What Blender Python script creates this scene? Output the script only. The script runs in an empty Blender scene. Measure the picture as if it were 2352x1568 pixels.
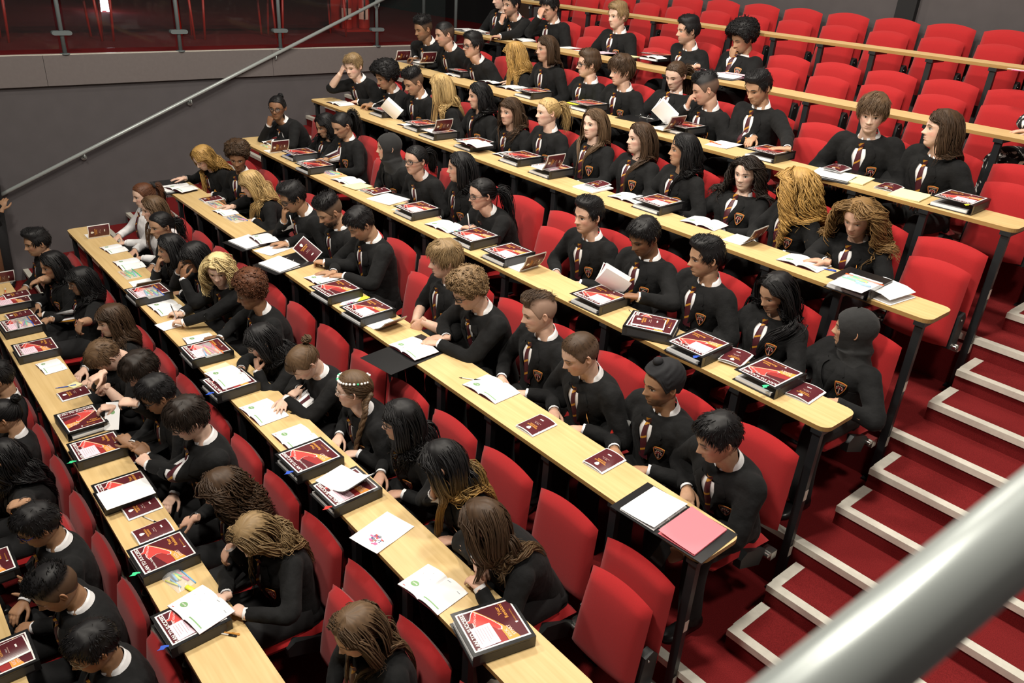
import bpy, bmesh, math, random
import numpy as np
from mathutils import Vector, Matrix
from mathutils.bvhtree import BVHTree
rng = np.random.default_rng(7); random.seed(7)
PI = math.pi
S = bpy.context.scene; COL = S.collection
# ------------------------------------------------------------------ camera (solved from the desk edges and stair nosings)
CAM = np.array([7.558778, -1.605565, 2.732232]); YAW, PITCH, ROLL, FPX = -0.8373587, 0.4590928, 0.0681193, 1819.774
_ca, _sa, _cb, _sb = math.cos(YAW), math.sin(YAW), math.cos(PITCH), math.sin(PITCH)
FWD = np.array([_sa*_cb, _ca*_cb, -_sb]); _r = np.array([_ca, -_sa, 0.0]); _u = np.cross(_r, FWD)
RGT = math.cos(ROLL)*_r+math.sin(ROLL)*_u; UPV = -math.sin(ROLL)*_r+math.cos(ROLL)*_u
cd = bpy.data.cameras.new('camera'); cam = bpy.data.objects.new('camera', cd); COL.objects.link(cam)
cd.sensor_width = 36; cd.lens = FPX/2352*36; cd.clip_start = 0.02; cd.clip_end = 200
M = Matrix.Identity(4)
for k in range(3):
    M[k][0] = RGT[k]; M[k][1] = UPV[k]; M[k][2] = -FWD[k]; M[k][3] = CAM[k]
cam.matrix_world = M; S.camera = cam
cd.dof.use_dof = True; cd.dof.focus_distance = 6.0; cd.dof.aperture_fstop = 6.0
S.view_settings.view_transform = 'Standard'; S.view_settings.look = 'None'; S.view_settings.gamma = 1; S.view_settings.exposure = 0.0
S.view_settings.use_curve_mapping = False
# ------------------------------------------------------------------ world and the hall's lamps
w = bpy.data.worlds.new('world'); S.world = w; w.use_nodes = True
w.node_tree.nodes['Background'].inputs[0].default_value = (0.9, 0.86, 0.82, 1); w.node_tree.nodes['Background'].inputs[1].default_value = 0.035
def area(name, loc, target, size, power, col=(1, .93, .82)):
    l = bpy.data.lights.new(name, 'AREA'); l.shape = 'DISK'; l.size = size; l.energy = power; l.color = col
    o = bpy.data.objects.new(name, l); COL.objects.link(o); o.location = loc
    o.rotation_euler = (Vector(target)-Vector(loc)).to_track_quat('-Z', 'Y').to_euler(); return o
for lx, ly, tx, ty, pw in ((5.2, -1.6, 4.6, 0.6, 200), (2.0, -1.4, 2.2, 0.8, 170), (5.6, 1.6, 5.2, 2.6, 170), (2.4, 1.8, 2.4, 2.8, 150), (8.2, 1.2, 7.0, 1.4, 90), (4.2, 4.6, 4.2, 5.0, 75), (0.0, 3.6, 0.2, 4.2, 90)):
    area('ceiling_lamp', (lx, ly, 5.4), (tx, ty, 0.5), 0.55, pw)
# ------------------------------------------------------------------ layout
D, HH = 0.892579, 0.361020; XL, XR, DW = -0.8639, 6.1358, 0.2990; ZF = -0.73; YN = 0.0533; XN = 6.1527; Y1, Y2 = 0.3043, 0.6108
XW = -2.285; SP = 0.4875; X0 = 6.085; UPZ = 6*HH+ZF; YB = 6.35; XE = 8.6
def seat_x(s): return X0-SP*(s+.5)
def ray(px, py): return FWD+(px-1176)/FPX*RGT-(py-784)/FPX*UPV
def on_plane(px, py, ax, val):
    r = ray(px, py); return CAM+r*(val-CAM[ax])/r[ax]
# ------------------------------------------------------------------ materials
MATS = {}
def mat(name, col=(.5, .5, .5), rough=.6, metal=0.0, spec=.5, noise=0, nscale=40, bump=0, bscale=200, attr=False, trans=0, alpha=1, coat=0, sheen=0, emit=0, sss=0):
    m = bpy.data.materials.new(name); m.use_nodes = True; nt = m.node_tree; b = nt.nodes['Principled BSDF']; L = nt.links.new; N = nt.nodes.new
    I = b.inputs; I['Roughness'].default_value = rough; I['Metallic'].default_value = metal; I['Specular IOR Level'].default_value = spec
    I['Transmission Weight'].default_value = trans; I['Alpha'].default_value = alpha; I['Coat Weight'].default_value = coat
    if sheen: I['Sheen Weight'].default_value = sheen; I['Sheen Roughness'].default_value = .6
    if sss: I['Subsurface Weight'].default_value = sss; I['Subsurface Radius'].default_value = (.02, .008, .004); I['Subsurface Scale'].default_value = .3
    I['Base Color'].default_value = (*col, 1)
    if emit: I['Emission Color'].default_value = (*col, 1); I['Emission Strength'].default_value = emit
    src = None
    if attr:
        a = N('ShaderNodeAttribute'); a.attribute_name = 'Col'; src = a.outputs['Color']
    if noise:
        tc = N('ShaderNodeTexCoord'); n = N('ShaderNodeTexNoise'); n.inputs['Scale'].default_value = nscale; n.inputs['Detail'].default_value = 4
        L(tc.outputs['Object'], n.inputs['Vector'])
        mr = N('ShaderNodeMapRange'); mr.inputs[1].default_value = .3; mr.inputs[2].default_value = .7; mr.inputs[3].default_value = 1-noise; mr.inputs[4].default_value = 1+noise
        L(n.outputs['Fac'], mr.inputs[0]); mx = N('ShaderNodeMix'); mx.data_type = 'RGBA'; mx.blend_type = 'MULTIPLY'; mx.inputs[0].default_value = 1
        if src: L(src, mx.inputs[6])
        else: mx.inputs[6].default_value = (*col, 1)
        L(mr.outputs[0], mx.inputs[7]); src = mx.outputs[2]
    if src: L(src, I['Base Color'])
    if bump:
        tc = N('ShaderNodeTexCoord'); n = N('ShaderNodeTexNoise'); n.inputs['Scale'].default_value = bscale; n.inputs['Detail'].default_value = 3; L(tc.outputs['Object'], n.inputs['Vector'])
        bp = N('ShaderNodeBump'); bp.inputs['Strength'].default_value = bump; bp.inputs['Distance'].default_value = .01; L(n.outputs['Fac'], bp.inputs['Height']); L(bp.outputs[0], I['Normal'])
    MATS[name] = m; return m
mat('red_fabric', (.36, .010, .012), .85, spec=.2, noise=.12, nscale=300, bump=.15, bscale=900, sheen=.12)
mat('black_metal', (.012, .014, .016), .42, spec=.5)
mat('dark_plastic', (.010, .013, .014), .5, bump=.1, bscale=800)
mat('chrome', (.7, .7, .68), .25, metal=1)
mat('brushed_metal', (.78, .75, .66), .42, metal=.35, noise=.06, nscale=30)
mat('grey_paint_metal', (.13, .155, .16), .45)
mat('rail_metal', (.42, .46, .45), .33, metal=.3)
mat('wall_paint', (.085, .076, .080), .8, noise=.05, nscale=6, bump=.08, bscale=300)
mat('fascia_paint', (.145, .125, .122), .8, noise=.04, nscale=30, bump=.1, bscale=500)
mat('back_wall_paint', (.06, .052, .054), .85, noise=.06, nscale=8)
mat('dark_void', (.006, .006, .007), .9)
mat('brown_panel', (.030, .016, .010), .6)
mat('red_carpet', (.165, .013, .014), .95, spec=.1, noise=.35, nscale=260, bump=.4, bscale=700)
mat('paper', (.86, .86, .87), .55); mat('pink_note', (.86, .62, .72), .6); mat('pink_card', (.80, .20, .24), .5); mat('yellow_pad', (.85, .80, .45), .6)
mat('grey_card', (.35, .33, .36), .6); mat('ink_grey', (.25, .27, .30), .6); mat('ink_green', (.20, .38, .17), .5); mat('ink_blue', (.06, .06, .22), .5); mat('ink_red', (.5, .06, .05), .5)
mat('maroon_print', (.095, .016, .022), .3, spec=.5); mat('orange_print', (.85, .34, .07), .3); mat('red_print', (.62, .07, .06), .3); mat('dark_red_print', (.33, .035, .035), .3)
mat('white_print', (.85, .84, .82), .35); mat('gold_print', (.75, .34, .06), .4); mat('pale_print', (.85, .55, .45), .35)
mat('binder_black', (.010, .010, .011), .28, spec=.6); mat('inner_board', (.035, .035, .037), .55)
mat('green_plastic', (.05, .62, .27), .4); mat('blue_plastic', (.03, .09, .5), .35); mat('orange_plastic', (.85, .14, .04), .35); mat('yellow_plastic', (.72, .75, .06), .35); mat('red_plastic', (.55, .03, .02), .35); mat('pink_plastic', (.8, .12, .3), .35); mat('light_blue_plastic', (.16, .42, .72), .35)
mat('clear_plastic', (.95, .97, .98), .12, alpha=.22, spec=.6); mat('black_plastic', (.012, .012, .013), .35); mat('clear_pen', (.75, .74, .7), .2)
mat('cream_leather', (.50, .47, .40), .5, bump=.1, bscale=150); mat('gold_metal', (.75, .55, .25), .3, metal=1)
mat('glass_pane', (.03, .04, .04), .02, alpha=.16, spec=.5)
mat('lit_window', (.85, .88, 1.0), .5, emit=9); mat('red_paint', (.42, .020, .012), .4)
mat('skin', attr=True, rough=.5, spec=.32, noise=.05, nscale=60, sss=.12); mat('hair', attr=True, rough=.5, spec=.28)
mat('blazer_cloth', (.0062, .0062, .0066), .85, spec=.2, noise=.2, nscale=25, bump=.5, bscale=26, sheen=.02)
mat('trouser_cloth', (.006, .006, .007), .9, bump=.3, bscale=25); mat('jumper_knit', (.05, .052, .056), .9, bump=.3, bscale=300)
mat('shirt_cotton', (.80, .79, .80), .8, bump=.25, bscale=30); mat('scarf_cloth', (.010, .010, .0105), .9, noise=.2, nscale=15, bump=.5, bscale=20, sheen=.05); mat('turban_cloth', (.006, .006, .008), .85, bump=.2, bscale=20)
mat('shoe_leather', (.010, .010, .011), .3); mat('glasses_frame', (.012, .012, .014), .25); mat('blue_frame', (.02, .03, .2), .25); mat('lens_glass', (.25, .27, .28), .03, alpha=.12, spec=.8); mat('steel', (.5, .5, .5), .3, metal=1)
def wood():
    m = bpy.data.materials.new('beech_laminate'); m.use_nodes = True; nt = m.node_tree; b = nt.nodes['Principled BSDF']; L = nt.links.new; N = nt.nodes.new
    tc = N('ShaderNodeTexCoord'); mp = N('ShaderNodeMapping'); mp.inputs['Scale'].default_value = (1.2, 26, 26); n = N('ShaderNodeTexNoise'); n.inputs['Scale'].default_value = 1.6; n.inputs['Detail'].default_value = 5; n.inputs['Distortion'].default_value = .4
    L(tc.outputs['Object'], mp.inputs[0]); L(mp.outputs[0], n.inputs['Vector']); r = N('ShaderNodeValToRGB'); r.color_ramp.elements[0].position = .3; r.color_ramp.elements[0].color = (.58, .40, .175, 1); r.color_ramp.elements[1].position = .72; r.color_ramp.elements[1].color = (.68, .49, .235, 1)
    L(n.outputs['Fac'], r.inputs[0]); L(r.outputs[0], b.inputs['Base Color']); b.inputs['Roughness'].default_value = .42; b.inputs['Specular IOR Level'].default_value = .4; MATS['beech_laminate'] = m
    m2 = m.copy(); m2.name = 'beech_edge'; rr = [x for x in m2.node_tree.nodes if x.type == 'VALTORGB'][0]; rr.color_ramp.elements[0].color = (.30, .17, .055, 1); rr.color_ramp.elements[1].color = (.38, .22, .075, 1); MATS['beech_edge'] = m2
wood()
def stripe_tie():
    m = bpy.data.materials.new('striped_tie'); m.use_nodes = True; nt = m.node_tree; b = nt.nodes['Principled BSDF']; L = nt.links.new; N = nt.nodes.new
    a = N('ShaderNodeUVMap'); sx = N('ShaderNodeSeparateXYZ'); L(a.outputs[0], sx.inputs[0])
    m1 = N('ShaderNodeMath'); m1.operation = 'MULTIPLY'; m1.inputs[1].default_value = -.42; L(sx.outputs[0], m1.inputs[0])
    ad = N('ShaderNodeMath'); ad.operation = 'ADD'; L(m1.outputs[0], ad.inputs[0]); L(sx.outputs[1], ad.inputs[1])
    fr = N('ShaderNodeMath'); fr.operation = 'FRACT'; L(ad.outputs[0], fr.inputs[0]); lt = N('ShaderNodeMath'); lt.operation = 'LESS_THAN'; lt.inputs[1].default_value = .16; L(fr.outputs[0], lt.inputs[0])
    mx = N('ShaderNodeMix'); mx.data_type = 'RGBA'; mx.inputs[6].default_value = (.062, .007, .013, 1); mx.inputs[7].default_value = (.48, .22, .02, 1); L(lt.outputs[0], mx.inputs[0]); L(mx.outputs[2], b.inputs['Base Color']); b.inputs['Roughness'].default_value = .55; MATS['striped_tie'] = m
stripe_tie()
def floral():
    m = mat('floral_cloth', (.008, .008, .009), .8); nt = m.node_tree; b = nt.nodes['Principled BSDF']; L = nt.links.new; N = nt.nodes.new
    tc = N('ShaderNodeTexCoord'); v = N('ShaderNodeTexNoise'); v.inputs['Scale'].default_value = 9; v.inputs['Detail'].default_value = 3; v.inputs['Distortion'].default_value = 2.5; L(tc.outputs['Object'], v.inputs['Vector'])
    r = N('ShaderNodeValToRGB'); r.color_ramp.elements[0].position = .56; r.color_ramp.elements[0].color = (.007, .007, .008, 1); r.color_ramp.elements[1].position = .60; r.color_ramp.elements[1].color = (.75, .75, .72, 1); L(v.outputs['Fac'], r.inputs[0]); L(r.outputs[0], b.inputs['Base Color'])
floral()
# ------------------------------------------------------------------ mesh helpers
class MB:
    def __init__(s): s.v = []; s.f = []; s.c = []; s.m = []; s.uv = {}; s.n = 0
    def add(s, v, f, col=(1, 1, 1), mi=0):
        v = np.asarray(v, float).reshape(-1, 3); c = np.asarray(col, float); c = np.broadcast_to(c, (len(v), 3)) if c.ndim == 1 else c.reshape(-1, 3)
        f = [np.asarray(x, int) for x in (f if isinstance(f, list) else [f])]
        for q in f:
            if len(q): s.f.append(q+s.n); s.m.append(np.full(len(q), mi))
        s.v.append(v); s.c.append(c); s.n += len(v); return s
    def grid(s, P, closed=False, col=(1, 1, 1), mi=0, cap0=False, cap1=False):
        P = np.asarray(P, float); R, C = P.shape[:2]; r = np.arange(R-1)[:, None]; cc = np.arange(C if closed else C-1)[None, :]; c2 = (cc+1) % C
        a = r*C+cc; b = r*C+c2; f = np.stack([a, b, b+C, a+C], -1).reshape(-1, 4); fs = [f]
        if cap0: fs.append(np.arange(C)[::-1][None])
        if cap1: fs.append((np.arange(C)+(R-1)*C)[None])
        if np.ndim(col) == 3: col = np.asarray(col).reshape(-1, 3)
        return s.add(P.reshape(-1, 3), fs, col, mi)
    def box(s, lo, hi, mi=0, mtx=None, col=(1, 1, 1)):
        lo = np.minimum(lo, hi); hi = np.maximum(lo, hi); v = np.array([[(lo, hi)[i][0], (lo, hi)[j][1], (lo, hi)[k][2]] for i in (0, 1) for j in (0, 1) for k in (0, 1)], float)
        if mtx is not None: v = v@np.asarray(mtx)[:3, :3].T+np.asarray(mtx)[:3, 3]
        return s.add(v, np.array([[0, 1, 3, 2], [4, 6, 7, 5], [0, 4, 5, 1], [2, 3, 7, 6], [0, 2, 6, 4], [1, 5, 7, 3]]), col, mi)
    def prism(s, poly, z0, z1, mi=0, mside=None, mtx=None):
        p = np.asarray(poly, float); n = len(p); v = np.concatenate([np.c_[p, np.full(n, z0)], np.c_[p, np.full(n, z1)]])
        if mtx is not None: v = v@np.asarray(mtx)[:3, :3].T+np.asarray(mtx)[:3, 3]
        i = np.arange(n); j = (i+1) % n; o = s.n
        s.add(v, [np.arange(n)[::-1][None], (np.arange(n)+n)[None]], mi=mi); s.f.append(np.stack([i, j, j+n, i+n], -1)+o); s.m.append(np.full(n, mi if mside is None else mside)); return s
    def tube(s, P, r, sides=8, col=(1, 1, 1), mi=0, up=(0, 0, 1), rb=None, caps=True):
        P = np.asarray(P, float); n = len(P); ra = np.broadcast_to(r, (n,)).astype(float); rb = ra if rb is None else np.broadcast_to(rb, (n,)).astype(float)
        T = np.gradient(P, axis=0); T /= np.linalg.norm(T, axis=1)[:, None]+1e-12; A = np.empty_like(P); u = np.asarray(up, float)
        if abs(u@T[0]) > .95: u = np.array([1., 0, 0])
        for k in range(n):
            u = u-T[k]*(u@T[k]); u = u/(np.linalg.norm(u)+1e-12); A[k] = u
        B = np.cross(T, A); th = np.arange(sides)*2*PI/sides
        G = P[:, None]+A[:, None]*(np.cos(th)[None, :, None]*rb[:, None, None])+B[:, None]*(np.sin(th)[None, :, None]*ra[:, None, None])
        c = col
        if np.ndim(col) == 2: c = np.repeat(np.asarray(col)[:, None], sides, 1)
        return s.grid(G, True, c, mi, caps, caps)
    def cyl(s, a, b, r, sides=12, mi=0, col=(1, 1, 1), r2=None): return s.tube(np.array([a, b], float), np.array([r, r if r2 is None else r2]), sides, col, mi)
    def sphere(s, c, r, nu=12, nv=8, col=(1, 1, 1), mi=0, R=None):
        th = np.linspace(0, PI, nv+1)[:, None]; ph = np.arange(nu)[None]*2*PI/nu
        G = np.stack([np.sin(th)*np.cos(ph), np.sin(th)*np.sin(ph), np.cos(th)+0*ph], -1)*np.broadcast_to(r, (3,))
        if R is not None: G = G@np.asarray(R).T
        return s.grid(G+np.asarray(c), True, col, mi)
    def mesh(s, name, mats, smooth=True, attr=False, uv=None):
        me = bpy.data.meshes.new(name); V = np.concatenate(s.v); me.vertices.add(len(V)); me.vertices.foreach_set('co', V.astype(np.float32).ravel())
        li = np.concatenate([f.ravel() for f in s.f]); tot = np.concatenate([np.full(len(f), f.shape[1]) for f in s.f]); st = np.concatenate([[0], np.cumsum(tot)[:-1]]); mi = np.concatenate(s.m)
        me.loops.add(len(li)); me.loops.foreach_set('vertex_index', li.astype(np.int32)); me.polygons.add(len(tot)); me.polygons.foreach_set('loop_start', st.astype(np.int32)); me.polygons.foreach_set('loop_total', tot.astype(np.int32))
        me.polygons.foreach_set('material_index', mi.astype(np.int32)); me.polygons.foreach_set('use_smooth', np.full(len(tot), bool(smooth)))
        for m in (mats if isinstance(mats, (list, tuple)) else [mats]): me.materials.append(MATS[m])
        if attr:
            a = me.color_attributes.new('Col', 'FLOAT_COLOR', 'POINT'); C = np.concatenate(s.c); a.data.foreach_set('color', np.c_[C, np.ones(len(C))].astype(np.float32).ravel())
        if uv is not None:
            u = me.uv_layers.new(name='UVMap'); u.data.foreach_set('uv', np.asarray(uv, np.float32)[li].ravel())
        me.update(calc_edges=True); me.validate(); return me
    def obj(s, name, mats, parent=None, smooth=True, attr=False, uv=None): return link(name, s.mesh(name, mats, smooth, attr, uv), parent)
def link(name, me, parent=None, mtx=None):
    o = bpy.data.objects.new(name, me); COL.objects.link(o)
    if parent: o.parent = parent
    if mtx is not None: o.matrix_local = mtx
    return o
def tag(o, label=None, cat=None, group=None, kind=None):
    if label: o['label'] = label
    if cat: o['category'] = cat
    if group: o['group'] = group
    if kind: o['kind'] = kind
    return o
def empty(name, loc, rz=0):
    o = bpy.data.objects.new(name, None); COL.objects.link(o); o.empty_display_size = .1; o.location = loc; o.rotation_euler = (0, 0, rz); return o
def copy_tree(o, parent=None):
    c = o.copy(); COL.objects.link(c); c.parent = parent
    for ch in list(o.children): copy_tree(ch, c)
    return c
ORD = {-2: 'first', -1: 'second', 0: 'third', 1: 'fourth', 2: 'fifth', 3: 'sixth', 4: 'seventh', 5: 'eighth', 6: 'ninth'}
NTH = ['first', 'second', 'third', 'fourth', 'fifth', 'sixth', 'seventh', 'eighth', 'ninth', 'tenth', 'eleventh', 'twelfth', 'thirteenth', 'fourteenth', 'fifteenth']
# ------------------------------------------------------------------ the setting
b = MB()
for i in range(-3, 7):
    z = i*HH+ZF; b.box((XW, i*D+YN, z-HH-.3), (XE, (i+1)*D+YN if i < 6 else YB, z))
    if i < 6:
        for xa, xb in ((XW, XL-.02), (XN, XE)):
            b.box((xa, i*D+YN+Y1, z-.01), (xb, (i+1)*D+YN, z+HH/3)); b.box((xa, i*D+YN+Y2, z), (xb, (i+1)*D+YN, z+2*HH/3))
tag(b.obj('floor', 'red_carpet', smooth=False), kind='structure')
n = 0
for i in range(-2, 7):
    z = i*HH+ZF; b = MB(); y = i*D+YN
    b.box((XW, y-.012, z-.034), (XE, y+.042, z+.004))
    if i < 6:
        for k, yy in ((1, Y1), (2, Y2)):
            zz = z+k*HH/3; ye = i*D+YN+(Y2 if k == 1 else D)
            for xa, xb, side in ((XW, XL-.03, -1), (XN, XE, 1)):
                b.box((xa, y+yy-.012, zz-.034), (xb, y+yy+.042, zz+.004))
                if side > 0: b.box((xa-.004, y+yy+.042, zz-.03), (xa+.05, ye-.012, zz+.004))
    n += 1; tag(b.obj('trim_%d' % n, 'brushed_metal', smooth=False), kind='structure')
b = MB(); b.box((XW-.3, -3.6, -2.6), (XW, YB, UPZ-.31)); tag(b.obj('wall_left', 'wall_paint', smooth=False), kind='structure')
b = MB(); b.box((XW-.3, -3.6, UPZ-.31), (XW+.045, .358, UPZ)); b.box((XW-.3, .362, UPZ-.31), (XW+.045, 2.9, UPZ)); b.box((XW-.3, 2.904, UPZ-.31), (XW+.045, YB, UPZ)); tag(b.obj('trim_fascia', 'fascia_paint', smooth=False), kind='structure')
b = MB(); b.box((XW-.02, -3.6, UPZ), (XW+.045, YB, UPZ+.006)); tag(b.obj('trim_edge', 'brushed_metal', smooth=False), kind='structure')
b = MB(); b.box((XW-8, -3.6, UPZ-.25), (XW-.02, YB+2, UPZ+.004)); tag(b.obj('floor_gallery', 'red_carpet', smooth=False), kind='structure')
b = MB(); b.box((-1.3, YB, -3), (XE, YB+.2, 6.2)); tag(b.obj('wall_back', 'back_wall_paint', smooth=False), kind='structure')
b = MB(); b.box((3.80, YB-.06, UPZ), (3.98, YB, 6.2)); tag(b.obj('trim_pilaster', 'dark_void', smooth=False), kind='structure')
b = MB(); b.box((-2.2, YB+.2, UPZ-.2), (-1.3, YB+.4, 6.2)); tag(b.obj('wall_back_panel', 'brown_panel', smooth=False), kind='structure')
b = MB(); b.box((XW-8, YB+2, UPZ-.2), (-1.3, YB+2.2, 6.2)); b.box((-1.32, YB+.2, UPZ-.2), (-1.3, YB+2, 6.2)); tag(b.obj('wall_gallery_back', 'dark_void', smooth=False), kind='structure')
b = MB(); b.box((XW-8.2, -3.6, UPZ-.2), (XW-8, YB+2, 6.2)); tag(b.obj('wall_gallery_left', 'dark_void', smooth=False), kind='structure')
b = MB(); b.box((XE, -3.6, -3), (XE+.2, YB, 6.2)); tag(b.obj('wall_right', 'wall_paint', smooth=False), kind='structure')
b = MB(); b.box((XW-8.2, -3.8, 6.2), (XE+.2, YB+2.2, 6.4)); tag(b.obj('ceiling', 'wall_paint', smooth=False), kind='structure')
b = MB(); b.box((-7.02, 2.28, UPZ+.02), (-6.98, 2.36, UPZ+.75)); b.box((-7.05, 2.25, UPZ), (-7.0, 2.28, UPZ+.8)); b.box((-7.05, 2.36, UPZ), (-7.0, 2.39, UPZ+.8)); tag(b.obj('window_1', 'lit_window', smooth=False), kind='structure')
# ------------------------------------------------------------------ gallery balustrade
PY = [-.75, .585, 1.80, 3.035, 4.43, 5.6]
def panel(y0, y1, t):
    r = empty('glass_balustrade_panel', (XW+.01, y0, UPZ)); tag(r, t, 'glass panel', 'glass panels of the gallery balustrade')
    g = MB(); g.box((-.006, .0, .055), (.006, y1-y0, 1.0)); g.obj('glass', 'glass_pane', r, False); return r
for k in range(5): panel(PY[k]+.045, PY[k+1]-.045, 'clear glass balustrade panel on the gallery edge, %s from the left' % NTH[k])
for k, y in enumerate(PY[:5]):
    r = empty('balustrade_post', (XW+.012, y, UPZ)); tag(r, 'grey metal balustrade post on the gallery edge, %s from the left' % NTH[k], 'post', 'balustrade posts')
    g = MB(); g.cyl((0, 0, 0), (0, 0, 1.05), .022); g.obj('post', 'grey_paint_metal', r)
    g = MB(); g.cyl((0, 0, 0), (0, 0, .012), .05, 20); g.obj('base_plate', 'grey_paint_metal', r)
    g = MB(); t = np.linspace(-PI/2, PI/2, 9); pl = np.concatenate([np.c_[.075+.022*np.cos(t), .022*np.sin(t)], np.c_[-.075-.022*np.cos(t), -.022*np.sin(t)]])
    mt = np.array([[0, 0, 1, 0], [1, 0, 0, 0], [0, 1, 0, .215], [0, 0, 0, 1.]]); g.prism(pl, .012, .034, mtx=mt); g.prism(pl, -.034, -.012, mtx=mt); g.obj('glass_clamp', 'grey_paint_metal', r, False)
for k, (x, y) in enumerate(((-2.9, 5.62), (-2.55, 5.95))):
    g = MB(); g.cyl((x, y, UPZ), (x, y, UPZ+1.6), .025); tag(g.obj('gallery_pole', 'grey_paint_metal'), '%s slim grey pole standing in the dark gallery corner' % ('left' if k == 0 else 'right'), 'pole', 'gallery poles')
# wall handrail
r = empty('wall_handrail', (XW+.06, 2.0, 1.0)); tag(r, 'pale metal handrail sloping down the grey left wall', 'handrail'); r.location = (0, 0, 0)
A = np.array([XW+.075, -1.9, .04+.4158*(-1.9+.3)]); B = np.array([XW+.075, 4.9, .04+.4158*5.2])
g = MB(); g.cyl(A, B, .021, 16); g.obj('rail', 'rail_metal', r)
for y in (-.65, .585, 1.834, 2.94, 4.43):
    z = .04+.4158*(y+.3); g = MB(); g.tube(np.array([(XW+.075, y, z-.02), (XW+.075, y, z-.055), (XW+.06, y, z-.07), (XW+.02, y, z-.07)]), .007, 8); br = g.obj('bracket', 'rail_metal', r)
    g = MB(); g.cyl((XW, y, z-.07), (XW+.022, y, z-.07), .033, 20); g.obj('bracket_rose', 'rail_metal', br)
# blurred rail beside the camera
P1 = CAM+ray(2352, 1207)*.436; P2 = CAM+ray(1915, 1568)*.386; dv = (P1-P2)/np.linalg.norm(P1-P2)
g = MB(); g.cyl(P2-dv*.5, P1+dv*.9, .0225, 32); tag(g.obj('foreground_handrail', 'rail_metal'), 'out of focus pale metal handrail crossing the bottom right foreground', 'handrail')
# ------------------------------------------------------------------ gallery furniture
def gallery_table(x, y, t, w=1.02):
    r = empty('gallery_table', (x, y, UPZ)); tag(r, t, 'table', 'red framed tables in the gallery')
    g = MB(); g.box((-.35, -w/2, .60), (.2, w/2, .645)); g.obj('tabletop', 'red_paint', r, False)
    for sx in (-.3, .16):
        for sy in (-1, 1):
            g = MB(); g.tube(np.array([(sx, sy*(w/2-.05), .6), (sx, sy*(w/2-.02), 0)]), .016, 8); g.obj('leg', 'red_paint', r)
for k, y in enumerate((-.35, .75, 1.86, 2.97, 4.05)): gallery_table(-3.45, y, 'red framed table behind the glass in the gallery, %s from the left' % NTH[k])
for k, (y, dz) in enumerate(((5.02, 0), (5.32, 0))):
    r = empty('fire_extinguisher', (-4.1, y, UPZ+.03)); tag(r, '%s red fire extinguisher on the red gallery stand' % ('left' if k == 0 else 'right'), 'fire extinguisher', 'fire extinguishers')
    g = MB(); pr = np.array([(0, 0), (.085, 0), (.09, .02), (.09, .40), (.06, .47), (.025, .49), (.025, .53), (0, .53)]); th = np.arange(20)*2*PI/20
    g.grid(np.stack([pr[:, 0:1]*np.cos(th), pr[:, 0:1]*np.sin(th), pr[:, 1:2]+0*th], -1), True); g.obj('cylinder', 'red_paint', r)
    g = MB(); t = np.linspace(-.9, .9, 8); c = .0915; G = np.stack([np.stack([c*np.cos(t-.6), c*np.sin(t-.6), 0*t+z], -1) for z in (.14, .30)]); g.grid(G); g.obj('label_plate', 'pale_print', r)
    g = MB(); g.tube(np.array([(0, 0, .53), (.06, -.04, .54), (.13, -.06, .42), (.125, -.06, .15)]), .011, 8); g.obj('hose', 'black_plastic', r)
g = MB(); g.box((-4.32, 4.86, UPZ), (-3.9, 5.48, UPZ+.03)); g.box((-4.32, 4.86, UPZ+.03), (-4.3, 5.48, UPZ+.8)); tag(g.obj('extinguisher_stand', 'red_paint', None, False), 'red stand holding the fire extinguishers in the gallery', 'stand')
g = MB(); g.box((-1.60, YB+.185, 1.98), (-1.50, YB+.2, 2.12)); tag(g.obj('wall_notice', 'white_print', None, False), 'small white notice on the brown panel at the back wall', 'notice')
# ------------------------------------------------------------------ desks
def rounded(x0, x1, y0, y1, r, k=7):
    P = []
    for cx, cy, a in ((x1-r, y1-r, 0), (x0+r, y1-r, PI/2), (x0+r, y0+r, PI), (x1-r, y0+r, 1.5*PI)):
        for t in np.linspace(0, PI/2, k): P.append((cx+r*math.cos(a+t), cy+r*math.sin(a+t)))
    return np.array(P)
post_me = {}
for i in range(-2, 7):
    r = empty('long_desk', (XR, i*D, i*HH+ZF)); lb = 'long beech-topped desk on black posts, %s row up from the front' % ORD[i]; tag(r, lb, 'desk', 'long desks of the lecture hall')
    g = MB(); xm = (2.42-XR, 2.4205-XR); xa = XL-XR
    if i < 1: xm = (3.10-XR, 3.102-XR)
    z1 = -ZF
    full = rounded(xa, 0, 0, DW, .055); L_ = full[full[:, 0] < xm[0]]; Rr = full[full[:, 0] > xm[0]]
    Lp = np.concatenate([[(xm[0], DW)], L_, [(xm[0], 0)]]); Rp = np.concatenate([Rr[:7], [(xm[1], DW)], [(xm[1], 0)], Rr[7:]])
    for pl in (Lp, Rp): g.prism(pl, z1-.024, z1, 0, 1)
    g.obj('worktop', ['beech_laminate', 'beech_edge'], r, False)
    if 'p' not in post_me:
        g = MB(); t0 = -HH; g.box((-.022, .012, t0), (.022, .046, z1-.024)); g.box((-.03, -.0, z1-.05), (.03, .22, z1-.0245)); g.box((-.05, .0, t0), (.05, .055, t0+.012)); post_me['p'] = g.mesh('post', 'black_metal', False)
        g = MB(); g.box((-.0225, -.002, -.06), (.0225, .013, .02)); post_me['b'] = g.mesh('bolt_plate', 'brushed_metal', False)
    for n in range(15):
        p = link('post', post_me['p'], r); p.location = (X0-SP*n-XR, 0, 0)
        if n == 0:
            for zz in (.32, -.05): q = link('clip', post_me['b'], p); q.location = (.0, .02, zz); q.scale = (1.05, 2.0, .8)
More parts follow.
